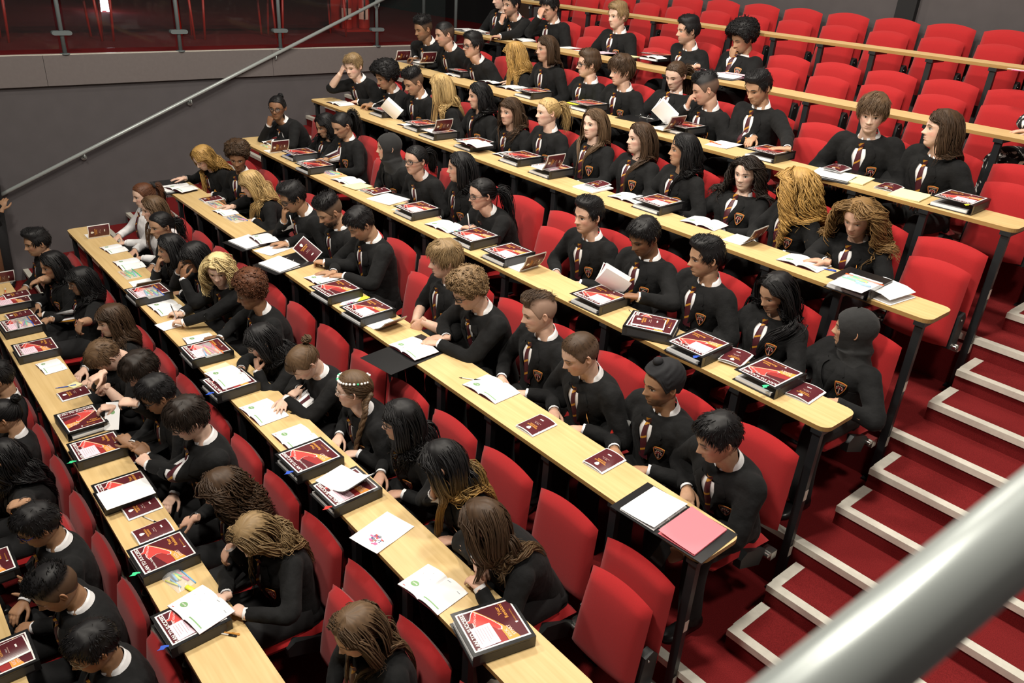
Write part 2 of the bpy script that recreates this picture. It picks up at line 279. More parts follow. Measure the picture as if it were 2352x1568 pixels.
# ------------------------------------------------------------------ tip-up seats
def cushion(w0, w1, h, th, bulge, topcurve):
    """upholstered pad: x across, z up 0..h, y thickness; top edge curved"""
    nu, nv = 17, 15; u = np.linspace(-1, 1, nu); v = np.linspace(0, 1, nv); U, V_ = np.meshgrid(u, v)
    hw = w0+(w1-w0)*V_; X = U*hw*(1-.10*np.clip((V_-.75)/.25, 0, 1)**2*0); Z = V_*h+topcurve*(1-U**2)*np.clip((V_-.4)/.6, 0, 1)-topcurve*(1-U**2)*.6*np.clip((.4-V_)/.4, 0, 1)
    e = np.maximum(np.abs(U)**6, np.abs(2*V_-1)**8); prof = np.sqrt(np.clip(1-e, 0, 1)); Yf = -(th*.5*prof+bulge*np.sqrt(np.clip(1-U**2, 0, 1))*(1-(2*V_-1)**2)); Yb = th*.5*prof
    g = MB(); F = np.stack([X, Yf, Z], -1); Bk = np.stack([X, Yb, Z], -1)
    g.grid(F); g.grid(Bk[:, ::-1])
    return g
SM = {}
SM['back'] = cushion(.222, .212, .45, .075, .012, .035).mesh('seat_back', 'red_fabric')
SM['pad'] = cushion(.205, .19, .46, .085, .02, .03).mesh('seat_cushion', 'red_fabric')
g = MB(); pl = [(-.02, 0), (.075, 0), (.085, .05), (.075, .2), (.03, .235), (-.02, .21)]
mt = np.array([[0, 0, 1, 0], [1, 0, 0, 0], [0, 1, 0, 0], [0, 0, 0, 1.]]); g.prism(pl, -.022, .022, mtx=mt); SM['br'] = g.mesh('bracket', 'dark_plastic', False)
g = MB(); g.box((-.03, -.02, -.05), (.03, .03, .0)); g.cyl((-.02, -.03, -.02), (.02, -.03, -.02), .012); SM['hinge'] = g.mesh('hinge', 'chrome', False)
for nm, pts in (('bolt', [(.0, -.092, .03), (.0, -.085, .19)]),):
    g = MB()
    for q in pts: g.sphere(q, .006, 8, 6)
    SM['bolt'] = g.mesh('bolt', 'chrome')
SEATS = {}
def build_seat(i, s, up):
    r = empty('tip_up_seat', (seat_x(s), (i+1)*D-.055, i*HH+ZF)); SEATS[(i, s)] = r
    o = link('seat_back', SM['back'], r); o.location = (0, -.03, .46); o.rotation_euler = (-.10, 0, 0)
    o = link('seat_cushion', SM['pad'], r)
    if up: o.location = (0, -.155, .29); o.rotation_euler = (.10, 0, 0); 
    else: o.location = (0, -.06, .40); o.rotation_euler = (1.50, 0, 0)
    if up: o.location = (0, -.165, .35); o.rotation_euler = (-.16, 0, 0)
    for sx in (-1, 1):
        bkt = link('bracket', SM['br'], r); bkt.location = (sx*.196, -.125, .33 if up else .30); bkt.rotation_euler = (-.12 if up else 1.2, 0, 0)
        if up: q = link('bolt', SM['bolt'], bkt); q.location = (sx*.024, .09, 0)
        h = link('hinge', SM['hinge'], r); h.location = (sx*.222, -.07, .36)
    return r
# ------------------------------------------------------------------ people: a canonical head (height 1, ears at the origin plane; x left, y forward, z up)
NC = 64
_t = np.linspace(-PI, PI, NC, endpoint=False); TH = _t-.45*np.sin(_t)
def gs(x, s): return np.exp(-(x/s)**2)
def make_head(fem):
    R = []
    for z in np.concatenate([[.5, .497, .49, .48], np.linspace(.465, .12, 15)]):
        q = math.sqrt(max(0, 1-((z-.08)/.4201)**2)); R.append((z, z, .40*q-.02*(1-q), .47*q+.02*(1-q), .335*q**.95))
    J = .93 if fem else 1.0; K = .86 if fem else 1.0
    key = [(.10, .10, .40, .47, .335), (.0, .02, .385, .46, .33), (-.1, -.06, .385, .44, .315), (-.2, -.11, .385, .40, .30*J), (-.3, -.16, .375, .36, .277*J), (-.38, -.20, .355, .335, .247*J), (-.44, -.235, .33, .325, .215*J), (-.485, -.26, .28, .32, .185*J), (-.50, -.29, .22, .315, .18*J)]
    kk = np.array(key); tt = np.arange(len(kk)); ti = np.linspace(0, len(kk)-1, 40)
    for t in ti:
        i = int(min(t, len(kk)-2)); f = t-i; p0, p1, p2, p3 = kk[max(i-1, 0)], kk[i], kk[i+1], kk[min(i+2, len(kk)-1)]
        R.append(tuple(.5*((2*p1)+(-p0+p2)*f+(2*p0-5*p1+4*p2-p3)*f*f+(-p0+3*p1-3*p2+p3)*f**3)))
    for q in ((-.51, -.32, .17, .31, .20*K), (-.54, -.37, .145, .305, .215*K), (-.60, -.44, .135, .30, .222*K), (-.68, -.53, .135, .30, .228*K), (-.76, -.62, .14, .305, .24*K), (-.84, -.70, .15, .31, .27*K), (-.92, -.78, .18, .32, .36*K), (-1.0, -.86, .2, .32, .5*K)): R.append(q)
    R = np.array(R); n = len(R); c = np.cos(TH)[None]; s = np.sin(TH)[None]; a = lambda k: R[:, k][:, None]
    Z = (a(0)+a(1))/2+(a(0)-a(1))/2*c; Y = np.where(c > 0, a(2)*np.abs(c)**.92, -a(3)*np.abs(c)**.95); X = a(4)*np.sign(s)*np.abs(s)**.88
    fr = np.clip(c*1.6, 0, 1)*(np.arange(n)[:, None] < 62); ax = np.abs(X)
    zt, zb = -.135, .075; t = np.clip((zb-Z)/(zb-zt), 0, 1); hgt = (.018+(.098 if fem else .115)*t**1.35)*np.clip((Z-(zt-.05))/.05, 0, 1)*np.clip((.13-Z)/.06, 0, 1)
    Dp = hgt*gs(X, .036+.026*t)+.032*gs(ax-.062, .026)*gs(Z+.145, .03)
    Dp += -.036*gs(ax-.145, .08)*gs(Z-.008, .05)+(.010 if fem else .020)*gs(ax-.12, .12)*gs(Z-.085, .03)+.014*gs(ax-.2, .075)*gs(Z+.09, .08)-.012*gs(ax-.2, .07)*gs(Z+.24, .07)
    lm = .85 if fem else 1
    Dp += .030*gs(X, .085)*gs(Z+.238, .020)+.034*gs(X, .075)*gs(Z+.287, .022)-.024*gs(X, .10)*gs(Z+.262, .009)-.014*gs(X, .11)*gs(Z+.335, .022)+.022*lm*gs(X, .09)*gs(Z+.41, .045)
    Y = Y+Dp*fr; G = np.stack([X, Y, Z], -1)
    blend = np.clip((-(Z)-.46)/.34, 0, 1)*(np.arange(n)[:, None] >= 52); blend = blend*blend*(3-2*blend)
    lip = np.maximum(gs(X, .085)*gs(Z+.240, .018), gs(X, .075)*gs(Z+.283, .020))*fr
    beard = np.clip((-.19-Z)/.06, 0, 1)*(np.arange(n)[:, None] < 60)*np.clip((ax+.9*np.clip(-Z-.30, 0, .3)-.02)/.12, 0, 1)*np.clip(c+.35, 0, 1)
    beard = np.maximum(beard, np.clip(gs(Z+.20, .03)*gs(X, .12), 0, 1)*fr); beard = np.maximum(beard, gs(ax-.31, .05)*gs(Z+.12, .12)*.8*(c > -.05)); beard *= 1-lip
    blush = gs(ax-.22, .09)*gs(Z+.12, .09)*fr
    eye = gs(ax-.145, .075)*gs(Z-.005, .035)*fr
    return dict(G=G, blend=blend, lip=lip, beard=beard, blush=blush, eye=eye)
HEADS = {f: make_head(f) for f in (0, 1)}
for f, hd in HEADS.items():
    m_ = MB(); m_.grid(hd['G'], True); V = [Vector(v) for v in m_.v[0]]; hd['bvh'] = BVHTree.FromPolygons(V, [list(map(int, q)) for q in m_.f[0]])
def face_y(hd, x, z):
    h = hd['bvh'].ray_cast(Vector((x, 1.2, z)), Vector((0, -1, 0))); return h[0].y if h[0] else .3
def face_patches(f, openn, smile, col):
    """eyes, lashes, brows, lip line as little shells lying on the face; list of (verts, quads, colour)"""
    hd = HEADS[f]; out = []
    def grid_patch(xs, zs, off, c):
        R, C = xs.shape; v = np.array([[xs[i, j], face_y(hd, xs[i, j], zs[i, j])+off[i, j], zs[i, j]] for i in range(R) for j in range(C)]); m_ = MB(); m_.grid(v.reshape(R, C, 3)); out.append((v, m_.f[0], c))
    for sx in (-1, 1):
        u = np.linspace(-1, 1, 9); vv = np.linspace(0, 1, 4); U, V_ = np.meshgrid(u, vv); ec = sx*.145; w_ = .066; zc = .004
        up = .034*openn*(1-U**2)**.75+.004; lo = -.020*(1-U**2)**.9*min(1, openn+.25); slope = .006*U*sx
        zz = zc+slope+lo+(up-lo)*V_; xx = ec+U*w_; dome = .016*(1-U**2)
        if openn > .12:
            grid_patch(xx, zz, .004+dome, (.62, .58, .54)); k = np.linspace(0, 2*PI, 11)
            rr = np.linspace(0, 1, 3)[:, None]; ix = ec-.004*sx+rr*.026*np.cos(k); iz = np.clip(zc+.006+rr*.027*np.sin(k), zc-.016, zc+.030*openn); grid_patch(ix, iz, np.full_like(ix, .024), col['iris'])
        t = np.linspace(-1.08, 1.1, 9); zl = zc+.006*t*sx+np.clip(1-t**2, 0, 1)**.75*.034*openn; th = np.array([0, .013])[:, None]*np.clip(1.25-np.abs(t), 0, 1)[None]
        grid_patch(ec+np.tile(t*w_, (2, 1)), zl[None]+th, np.full((2, 9), .016)+np.clip(.012*(1-t**2), 0, 1)[None], col['lash'])
        t = np.linspace(0, 1, 8); bx = sx*(.062+.165*t); bz = .090+.024*np.sin(PI*np.clip(t*.85+.05, 0, 1))-.014*t; th = col['browth']*(np.sin(PI*np.clip(.25+.75*t, 0, 1))**.6+.12)
        grid_patch(np.tile(bx, (2, 1)), np.stack([bz-th/2, bz+th/2]), np.full((2, 8), .007), col['brow'])
        k = np.linspace(0, 2*PI, 7); rr = np.linspace(0, 1, 2)[:, None]; grid_patch(sx*.042+rr*.017*np.cos(k), -.163+rr*.008*np.sin(k), np.full((2, 7), .006), col['nostril'])
    t = np.linspace(-1, 1, 9); zz = -.262+smile*.020*t**2; grid_patch(np.tile(t*.098, (2, 1)), np.stack([zz-.004, zz+.004*(1-t**2)]), np.full((2, 9), .003), col['mouth'])
    if smile > .7:
        zz = -.262+smile*.02*t**2; grid_patch(np.tile(t*.078, (2, 1)), np.stack([zz-.018*(1-t**2), zz+.006]), np.full((2, 9), .008), (.75, .72, .68))
    return out
def ear_mesh():
    m_ = MB(); nu, nv = 14, 7; th = np.arange(nu)*2*PI/nu; rings = []
    for r_, zoff in ((1.0, -.012), (1.08, .012), (.98, .028), (.74, .022), (.48, .006), (.15, .002)):
        yy = r_*.062*np.cos(th)*(1+.12*np.sin(th)); zz = r_*.105*np.sin(th); rings.append(np.stack([np.full(nu, zoff)+.012*np.cos(th)*-1, yy, zz], -1))
    m_.grid(np.array(rings), True, cap1=True); return m_.v[0], m_.f
EARV, EARF = ear_mesh()
# ------------------------------------------------------------------ hands: canonical right-hand-thumb-left shapes, voxel fused once
def rotx(a): c, s = math.cos(a), math.sin(a); return np.array([[1, 0, 0], [0, c, -s], [0, s, c]])
def rotz(a): c, s = math.cos(a), math.sin(a); return np.array([[c, -s, 0], [s, c, 0], [0, 0, 1]])
def hand_raw(curl, spread, thumb):
    """x to thumb side, y along fingers, z back of hand; wrist at origin"""
    m_ = MB(); P = np.array([(0, -.03, 0), (0, 0, 0), (.001, .025, 0), (.002, .055, .001), (.001, .080, 0), (0, .092, -.001)]); m_.tube(P, [.027, .027, .033, .040, .041, .036], 12, rb=[.020, .018, .017, .015, .012, .008], up=(0, 0, 1))
    for k, (x, y0, L, r, cf) in enumerate(((.029, .084, .070, .0088, 0), (.010, .090, .078, .0091, 1), (-.010, .087, .073, .0087, 2), (-.029, .078, .058, .0077, 3))):
        a = spread*(1.5-k)*.11; cu = curl[k]; p = np.array([x*.92, y0-.014, 0.]); d = rotz(-a)@np.array([0, 1., 0]); pts = [p-d*.012, p]; ang = 0.
        for seg, fr in ((.46, .75), (.31, 1.0), (.23, .7)):
            ang += cu*fr; dd = rotz(-a)@np.array([0, math.cos(ang), -math.sin(ang)]); pts += [pts[-1]+dd*L*seg*.5, pts[-1]+dd*L*seg]
        rad = np.array([1.08, 1.1, 1.0, 1.06, .92, .98, .86, .55])*r; m_.tube(np.array(pts), rad, 8); m_.sphere(pts[-1], r*.62, 8, 6)
    tx, ty, tz = thumb; p = np.array([.024, .018, -.004]); d1 = np.array([.75+tx, .62, -.25+tz]); d1 /= np.linalg.norm(d1); p1 = p+d1*.042; d2 = np.array([.30+tx*.6, .9, -.32+tz]); d2 /= np.linalg.norm(d2); p2 = p1+d2*.030; d3 = np.array([.05+tx*.4, .95, -.36+tz*1.3]); d3 /= np.linalg.norm(d3); p3 = p2+d3*.026
    m_.tube(np.array([p-d1*.015, p, (p+p1)/2, p1, (p1+p2)/2, p2, (p2+p3)/2, p3]), [.013, .0145, .013, .0112, .0102, .0105, .0095, .006], 8); m_.sphere(p3, .0066, 8, 6)
    return m_
HPOSE = {'flat': ((.18, .16, .18, .22), 1.0, (.05, 0, .05)), 'relax': ((.42, .50, .55, .60), .6, (-.1, 0, -.15)), 'fist': ((1.15, 1.25, 1.3, 1.3), .1, (-.5, 0, -.5)), 'grip': ((.62, .72, .80, .85), .3, (-.45, 0, -.55)), 'cheek': ((.55, .75, .95, 1.1), .5, (-.1, 0, .1)), 'two': ((.08, .12, 1.4, 1.4), 1.8, (-.55, 0, -.6))}
HANDS = {}
def fuse(mbs, vox, it=2, fac=.5):
    """batch voxel remesh of several mesh builders -> list of (verts, quads)"""
    os_ = []
    for m_, v in zip(mbs, vox):
        me = bpy.data.meshes.new('tmp'); V = np.concatenate(m_.v); F = [tuple(map(int, q)) for f in m_.f for q in f]; me.from_pydata(V.tolist(), [], F); o = bpy.data.objects.new('tmp', me); COL.objects.link(o)
        md = o.modifiers.new('r', 'REMESH'); md.mode = 'VOXEL'; md.voxel_size = v; md.adaptivity = 0
        sm = o.modifiers.new('s', 'SMOOTH'); sm.factor = fac; sm.iterations = it; os_.append(o)
    dg = bpy.context.evaluated_depsgraph_get(); out = []
    for o in os_:
        e = o.evaluated_get(dg); me = e.to_mesh(); V = np.empty(len(me.vertices)*3, np.float32); me.vertices.foreach_get('co', V); L = np.empty(len(me.loops), np.int32); me.loops.foreach_get('vertex_index', L); out.append((V.reshape(-1, 3).astype(float), L.reshape(-1, 4))); e.to_mesh_clear()
    for o in os_:
        me = o.data; bpy.data.objects.remove(o); bpy.data.meshes.remove(me)
    return out
_k = list(HPOSE); 
for k_, r_ in zip(_k, fuse([hand_raw(*HPOSE[k]) for k in _k], [.0042]*len(_k), 2, .45)): HANDS[k_] = r_
# ------------------------------------------------------------------ colours
SKIN = [(.62, .40, .30), (.56, .345, .25), (.45, .265, .165), (.335, .185, .105), (.245, .125, .068), (.165, .080, .044), (.70, .475, .37)]
HAIRC = dict(black=(.0075, .0068, .0075), dark=(.018, .012, .009), brown=(.055, .031, .017), mid=(.105, .062, .033), light=(.20, .125, .062), blond=(.46, .31, .13), pale=(.66, .51, .25), auburn=(.10, .038, .018), sandy=(.235, .155, .075), golden=(.40, .235, .07))
def unit(v): return v/(np.linalg.norm(v)+1e-12)
def catmull(P, n):
    P = np.asarray(P, float); P = np.vstack([2*P[0]-P[1], P, 2*P[-1]-P[-2]]); m_ = len(P)-3; t = np.linspace(0, m_-1e-6, n); i = t.astype(int); f = (t-i)[:, None]; a, b_, c, d = P[i], P[i+1], P[i+2], P[i+3]
    return .5*(2*b_+(c-a)*f+(2*a-5*b_+4*c-d)*f**2+(3*b_-a-3*c+d)*f**3)
def snoise(p, f=1., seed=0.):
    x, y, z = p[..., 0]*f+seed, p[..., 1]*f+seed*1.7, p[..., 2]*f-seed
    return (np.sin(x*1.7+1.3*np.sin(y*1.1+.6))+np.sin(y*2.1+1.1*np.sin(z*1.3))+np.sin(z*1.9+1.2*np.sin(x*.9+2)))/3
# ------------------------------------------------------------------ hair
HAIRLINE_X = np.radians([0, 20, 42, 56, 66, 74, 80, 90, 102, 116, 140, 180])
HAIRLINE_M = np.array([.305, .31, .27, .20, .08, -.07, -.10, .02, -.06, -.16, -.27, -.31])
HAIRLINE_F = np.array([.315, .315, .285, .23, .13, .02, -.03, .02, -.06, -.16, -.24, -.27])
def scalp_pt(hd, th, z):
    """point of the head surface in direction th (0 = front) at height z, arrays"""
    G = hd['G'][:58]; u = np.interp(th, np.concatenate([TH, [TH[0]+2*PI]]), np.arange(NC+1)); i0 = np.floor(u).astype(int) % NC; i1 = (i0+1) % NC; f = (u-np.floor(u))[..., None]
    out = np.empty(th.shape+(3,)); Zc = G[:, :, 2]
    for idx in np.ndindex(th.shape):
        ca = G[:, i0[idx]]*(1-f[idx])+G[:, i1[idx]]*f[idx]; zz = ca[::-1, 2]; out[idx] = [np.interp(z[idx], zz, ca[::-1, k]) for k in range(3)]
    return out
_caps = {}
def cap_base(f, fringe=0, longcap=0):
    key = (f, fringe, longcap)
    if key in _caps: return _caps[key]
    hd = HEADS[f]; th = np.linspace(-PI, PI, 57)[:-1]; th = th-.12*np.sin(th); hl = np.interp(np.abs(th), HAIRLINE_X, HAIRLINE_F if f else HAIRLINE_M)
    if fringe: hl = np.where(np.abs(th) < .75, hl-fringe*np.clip(1-(np.abs(th)/.75)**3, 0, 1), hl)
    if longcap: hl = np.where(np.abs(th) > 1.1, np.minimum(hl, np.interp(np.abs(th), [1.1, 1.5, PI], [.1, -.30, -.36])), hl)
    t = np.linspace(0, 1, 22); Zg = .499-(.499-hl[None])*(t[:, None]**.9*.8+.2*t[:, None]**2); Tg = np.tile(th, (22, 1)); P = scalp_pt(hd, Tg, Zg)
    ctr = np.array([0, -.03, .05]); N_ = P-ctr; N_ /= np.linalg.norm(N_, axis=-1)[..., None]; _caps[key] = (P, N_, Tg, np.tile(t[:, None], (1, 56))); return _caps[key]
def lock(m_, P, r, col, flat=.45, tip=.15):
    """one hair lock: tapered three-sided strip along P"""
    n = len(P); t = np.linspace(0, 1, n); rr = r*np.where(t < .2, .6+2*t, 1)*np.clip((1-t)/.35, tip, 1); m_.tube(P, rr, 3, np.asarray(col) if np.ndim(col) == 2 else col, 0, rb=rr*flat, caps=False)
def hcol(c, tip=None, n=2, var=.28):
    k = 1+rng.uniform(-var, var); c = np.asarray(c)*k
    if tip is None: return np.tile(c, (n, 1))*np.linspace(.85, 1.12, n)[:, None]
    t = np.clip(np.linspace(-.4, 1.4, n), 0, 1)[:, None]; return c*(1-t)+np.asarray(tip)*k*t
def sim_strands(P0, Dir, L, n, X, grav=.55, curl=0, cf=3., gather=0):
    """grow strands in world space, pushed out of head / neck / shoulders / chest"""
    k = len(P0); P = np.empty((k, n, 3)); P[:, 0] = P0; d = Dir.copy(); L = np.broadcast_to(L, (k,)); st = (L/(n-1))[:, None]; ph = rng.uniform(0, 2*PI, k); am = rng.uniform(.5, 1.2, k)
    lift = rng.uniform(.002, .016, k)[:, None]; fc_ = X.get('fcut', 0)+rng.normal(0, .05, k); fr_ = ((P0-X['neck'])@X['fwd'] > X.get('frontcut', .05))
    for i in range(1, n):
        g = grav*min(1, .25+i/(n*.35)); d = d*(1-g)+np.array([0, 0, -1.])*g
        if gather:
            o = P[:, i-1]-X['neck']; lo = o@X['lat']; fo = o@X['fwd']; bel = np.clip((X['neck'][2]+.11-P[:, i-1][:, 2])/.10, 0, 1); d = d-(bel*np.clip((lo-np.sign(lo)*.045)/.06, -1, 1)*gather)[:, None]*X['lat']+(bel*np.where(fr_, .25*(fo < .07), -.45*(fo > -.10)))[:, None]*X['fwd']
        d /= np.linalg.norm(d, axis=1)[:, None]
        q = P[:, i-1]+d*st
        for cpt, rad, Rm in X['ell']:
            l = (q-cpt)@Rm; e = l/(rad+lift); rr = np.linalg.norm(e, axis=1); ins = rr < 1
            if ins.any(): l[ins] /= rr[ins][:, None]; q[ins] = l[ins]@Rm.T+cpt
        for a, b_, rad in X['cap']:
            ab = b_-a; t = np.clip(((q-a)@ab)/(ab@ab), 0, 1)[:, None]; c = a+t*ab; v = q-c; dd = np.linalg.norm(v, axis=1)[:, None]; ins = (dd < rad+lift)[:, 0]
            if ins.any(): q[ins] = (c+v/dd*(rad+lift))[ins]
        if 'fcut' in X:
            l = (q-X['Hc'])@X['HF'].T/X['H']; ov = (l[:, 1] > fc_) & (l[:, 2] < .24) & (l[:, 2] > -.62)
            if ov.any(): q[ov] -= ((l[ov, 1]-fc_[ov])*.8*X['H'])[:, None]*X['HF'][1]
        d = q-P[:, i-1]; d /= np.linalg.norm(d, axis=1)[:, None]+1e-9; P[:, i] = P[:, i-1]+d*st
    if curl:
        t = np.linspace(0, 1, n)[None, :, None]; w = np.sin(t*cf*2*PI+ph[:, None, None])*np.clip(t*3, 0, 1)*am[:, None, None]; w2 = np.cos(t*cf*2*PI+ph[:, None, None])*np.clip(t*3, 0, 1)*am[:, None, None]
        P = P+curl*(w*X['lat']+w2*X['fwd'])
    return P
def build_hair(f, style, col, Hd, X, tip=None, part=.12, fringe=0., ln=.42, seed=0):
    """Hd maps canonical head points to world (root-local)"""
    m_ = MB(); c = np.asarray(HAIRC[col]) if isinstance(col, str) else np.asarray(col); tip = HAIRC.get(tip, tip) if isinstance(tip, str) else tip
    long_ = style in ('long', 'wavy', 'curlylong', 'bob', 'shag'); tied = style in ('pony', 'bun', 'tied', 'braid')
    P, N_, T, t = cap_base(f, round(fringe, 2), 1 if long_ and style != 'shag' else 0); at = np.abs(T)
    edge = np.clip((1-t)/.14, 0, 1)**.5
    if style in ('short', 'crop', 'quiff', 'mop', 'fade', 'undercut', 'mohawk', 'parted'):
        base = dict(short=.050, crop=.026, quiff=.045, mop=.085, fade=.020, undercut=.010, mohawk=.020, parted=.050)[style]; top = dict(short=.045, crop=.012, quiff=.12, mop=.055, fade=.115, undercut=.13, mohawk=.10, parted=.075)[style]
        ht = P[..., 2]; topm = np.clip((ht-.26)/.13, 0, 1); frn = np.clip((P[..., 1]+.05)/.35, 0, 1)
        if style == 'mohawk': topm = topm*gs(P[..., 0], .16); frn = .5+.5*frn
        if style in ('quiff', 'undercut'): topm = topm*(.35+.65*frn)
        if style in ('undercut',): topm = topm*np.clip((.235+P[..., 0])/.04, 0, 1)*(ht > .2)
        th_ = base*(.55+.45*np.clip((ht+.2)/.4, 0, 1))+top*topm
        if style in ('mop', 'short'): th_ *= 1+.25*snoise(P, 14, seed)
    elif style in ('afro',): th_ = .13+.15*np.clip((P[..., 2]+.15)/.4, 0, 1)+.025*snoise(P, 38, seed)
    elif style == 'curlyshort': th_ = .09+.09*np.clip((P[..., 2]-.05)/.35, 0, 1)+.035*snoise(P, 34, seed)
    elif style == 'afropuff': th_ = .04+.06*np.clip(P[..., 2]/.4, 0, 1)+.22*gs(P[..., 2]-.40, .25)*gs(P[..., 1]+.12, .35)+.025*snoise(P, 38, seed)
    elif long_: th_ = .035+.035*np.clip(P[..., 2]/.4, 0, 1)+.008*snoise(P, 25, seed)-.03*gs(P[..., 0]-part, .03)*(P[..., 2] > .25)*(P[..., 1] > -.25)
    else: th_ = .022+.012*np.clip(P[..., 2]/.4, 0, 1)+.004*snoise(P, 30, seed)
    th_ = th_*edge-.006*(1-edge); Q = P+N_*th_[..., None]
    if style in ('quiff', 'undercut', 'fade', 'parted', 'short', 'mohawk'): Q[..., 1] += (.09 if style == 'undercut' else .05)*np.clip((P[..., 2]-.3)/.15, 0, 1)*np.clip(P[..., 1]/.3, 0, 1)
    str_ = 1+.22*np.sin(T*23+3*snoise(P, 9, seed))[..., None]+.12*snoise(P, 40, seed)[..., None]; cc = c*np.clip(str_, .55, 1.5)
    if style in ('undercut', 'fade', 'crop', 'mohawk'):
        side = np.clip((.27-P[..., 2])/.10, 0, 1)
        if style == 'undercut': side = np.maximum(side, np.clip((-P[..., 0]-.20)/.03, 0, 1))
        cc = cc*(1-side[..., None]*.55)+X['skin']*side[..., None]*(.42 if style == 'undercut' else .22 if style in ('fade', 'mohawk') else .12)
    m_.grid(Hd(Q), True, cc, cap0=True)
    flat = lambda M_: M_.reshape(-1, M_.shape[-1])
    def pick(k, cond=None):
        w_ = np.ones(P.shape[:2]) if cond is None else cond.astype(float); w_ = w_*(1-np.clip(.25-t, 0, .25)*3.4); w_ = w_.ravel()/w_.sum(); ix = rng.choice(w_.size, k, p=w_); return flat(Q)[ix]+rng.normal(0, .012, (k, 3)), flat(N_)[ix], T.ravel()[ix], t.ravel()[ix], flat(P)[ix]
    if style in ('short', 'crop', 'quiff', 'mop', 'fade', 'undercut', 'mohawk', 'parted'):
        cnd = (P[..., 2] > (.24 if style in ('undercut', 'fade', 'mohawk') else -.2)) & (t < .97)
        if style == 'undercut': cnd &= P[..., 0] > -.2
        if style == 'mohawk': cnd &= np.abs(P[..., 0]) < .17
        q, nn, tt, t_, p_ = pick(950 if style == 'mop' else 420 if style == 'crop' else 800, cnd)
        g0 = np.stack([p_[:, 0]*.5+.12, (p_[:, 1]+.22)*1.0, -.12-.9*t_], -1); topf = (p_[:, 2] > .24)[:, None]
        if style in ('quiff', 'undercut'): g0 = np.where(topf, np.array([.35, -.9, .35]), g0)
        if style == 'parted': g0 = np.where(topf, np.array([.9, -.25, .1]), g0)
        if style in ('fade', 'mohawk'): g0 = np.where(topf, np.array([.1, -.55, .5])+.45*nn, g0)
        g0 = g0+rng.normal(0, .22, g0.shape)*np.linalg.norm(g0, axis=1)[:, None]
        dn = g0-nn*np.sum(g0*nn, 1)[:, None]*(.9 if style not in ('fade', 'mohawk') else .45); dn /= np.linalg.norm(dn, axis=1)[:, None]+1e-9; ll = dict(short=.12, crop=.05, quiff=.16, mop=.24, fade=.10, undercut=.20, mohawk=.11, parted=.18)[style]; s_ = np.linspace(0, 1, 5)[:, None]
        for k in range(len(q)):
            l = ll*rng.uniform(.6, 1.25); lf = (.012 if style == 'crop' else .030)*rng.uniform(.3, 1); pts = q[k]-nn[k]*.014+dn[k]*l*s_+nn[k]*(lf*np.sin(s_*PI*.62)-.22*l*l*s_**2/.2); lock(m_, Hd(pts), .0021*(.7 if style == 'crop' else 1)*rng.uniform(.7, 1.4), hcol(c, None, 5), .6, .2)
    elif style in ('afro', 'afropuff', 'curlyshort'):
        q, nn, tt, t_, p_ = pick(900)
        for k in range(len(q)):
            r_ = rng.uniform(.028, .050) if style == 'curlyshort' else rng.uniform(.026, .048); a = rng.uniform(0, 2*PI); e1 = unit(np.cross(nn[k], rng.normal(size=3))); e2 = np.cross(nn[k], e1); s_ = np.linspace(0, 1, 7)
            pts = q[k]-nn[k]*.02+nn[k]*(.055*s_[:, None])+(e1*np.cos(s_*7+a)[:, None]+e2*np.sin(s_*7+a)[:, None])*r_*.8; lock(m_, Hd(pts), .0042*rng.uniform(.8, 1.3), hcol(c, tip, 7, .4), .8, .5)
    elif long_:
        k = dict(long=680, wavy=640, curlylong=560, bob=560, shag=600)[style]; q, nn, tt, t_, p_ = pick(k, (t > .12) & ((at > .5) | (t < .75)))
        sd = np.where(p_[:, 0] > part, 1, -1); dn = np.stack([sd*(.95*np.clip(p_[:, 2]+.3, .1, .8)+.5*np.clip(p_[:, 1]*3, 0, 1)), -.28-.5*(p_[:, 1] < -.1)-.35*np.clip(p_[:, 1]*3, 0, 1), -.7+0*t_], -1); dn -= nn*np.sum(dn*nn, 1)[:, None]*.9; dn /= np.linalg.norm(dn, axis=1)[:, None]
        W = Hd(q); Dw = unit_rows(Hd(q+dn*.05)-W); Hs = X['H']
        zrel = (p_[:, 2]+.3)*Hs; L_ = (ln*rng.uniform(.82, 1.08, k)+np.clip(zrel, 0, .2)*.9)
        cv, cf = dict(long=(.0025, 1.2), wavy=(.011, 2.3), curlylong=(.018, 5.5), bob=(.017, 3.2), shag=(.011, 2.0))[style]
        Sx = sim_strands(W, Dw, L_, 22 if style == 'curlylong' else 15, X, .5, cv, cf*(ln/.4 if style != 'bob' else .5), .55 if style in ('long', 'wavy') else .2)
        n_ = Sx.shape[1]; rad = dict(long=.0050, wavy=.0050, curlylong=.0046, bob=.0048, shag=.0048)[style]
        if style in ('curlylong', 'bob'):
            ctr = Hd(np.array([[0, -.05, -.1]]))[0]; tt_ = np.linspace(0, 1, n_)[None, :, None]; Sx = Sx+unit_rows3(Sx-ctr)*X.get('vol', .045 if style != 'bob' else .03)*np.sin(np.clip(tt_*1.3, 0, 1)*PI*.75)
        for j in range(k): lock(m_, Sx[j], rad*rng.uniform(.7, 1.35), hcol(c, tip, n_), .4 if style != 'curlylong' else .7, .25)
        if fringe:
            for j in range(130):
                a = rng.uniform(-.8, .8); q0 = scalp_pt(HEADS[f], np.array([a]), np.array([.36]))[0]; q1 = scalp_pt(HEADS[f], np.array([a*1.15+.1]), np.array([.31-fringe*1.05]))[0]; pts = catmull([q0+[0, .04, .03], (q0+q1)/2+[0, .10, .03], q1+[0, .055, 0]], 6); lock(m_, Hd(pts), .0034, hcol(c, None, 6))
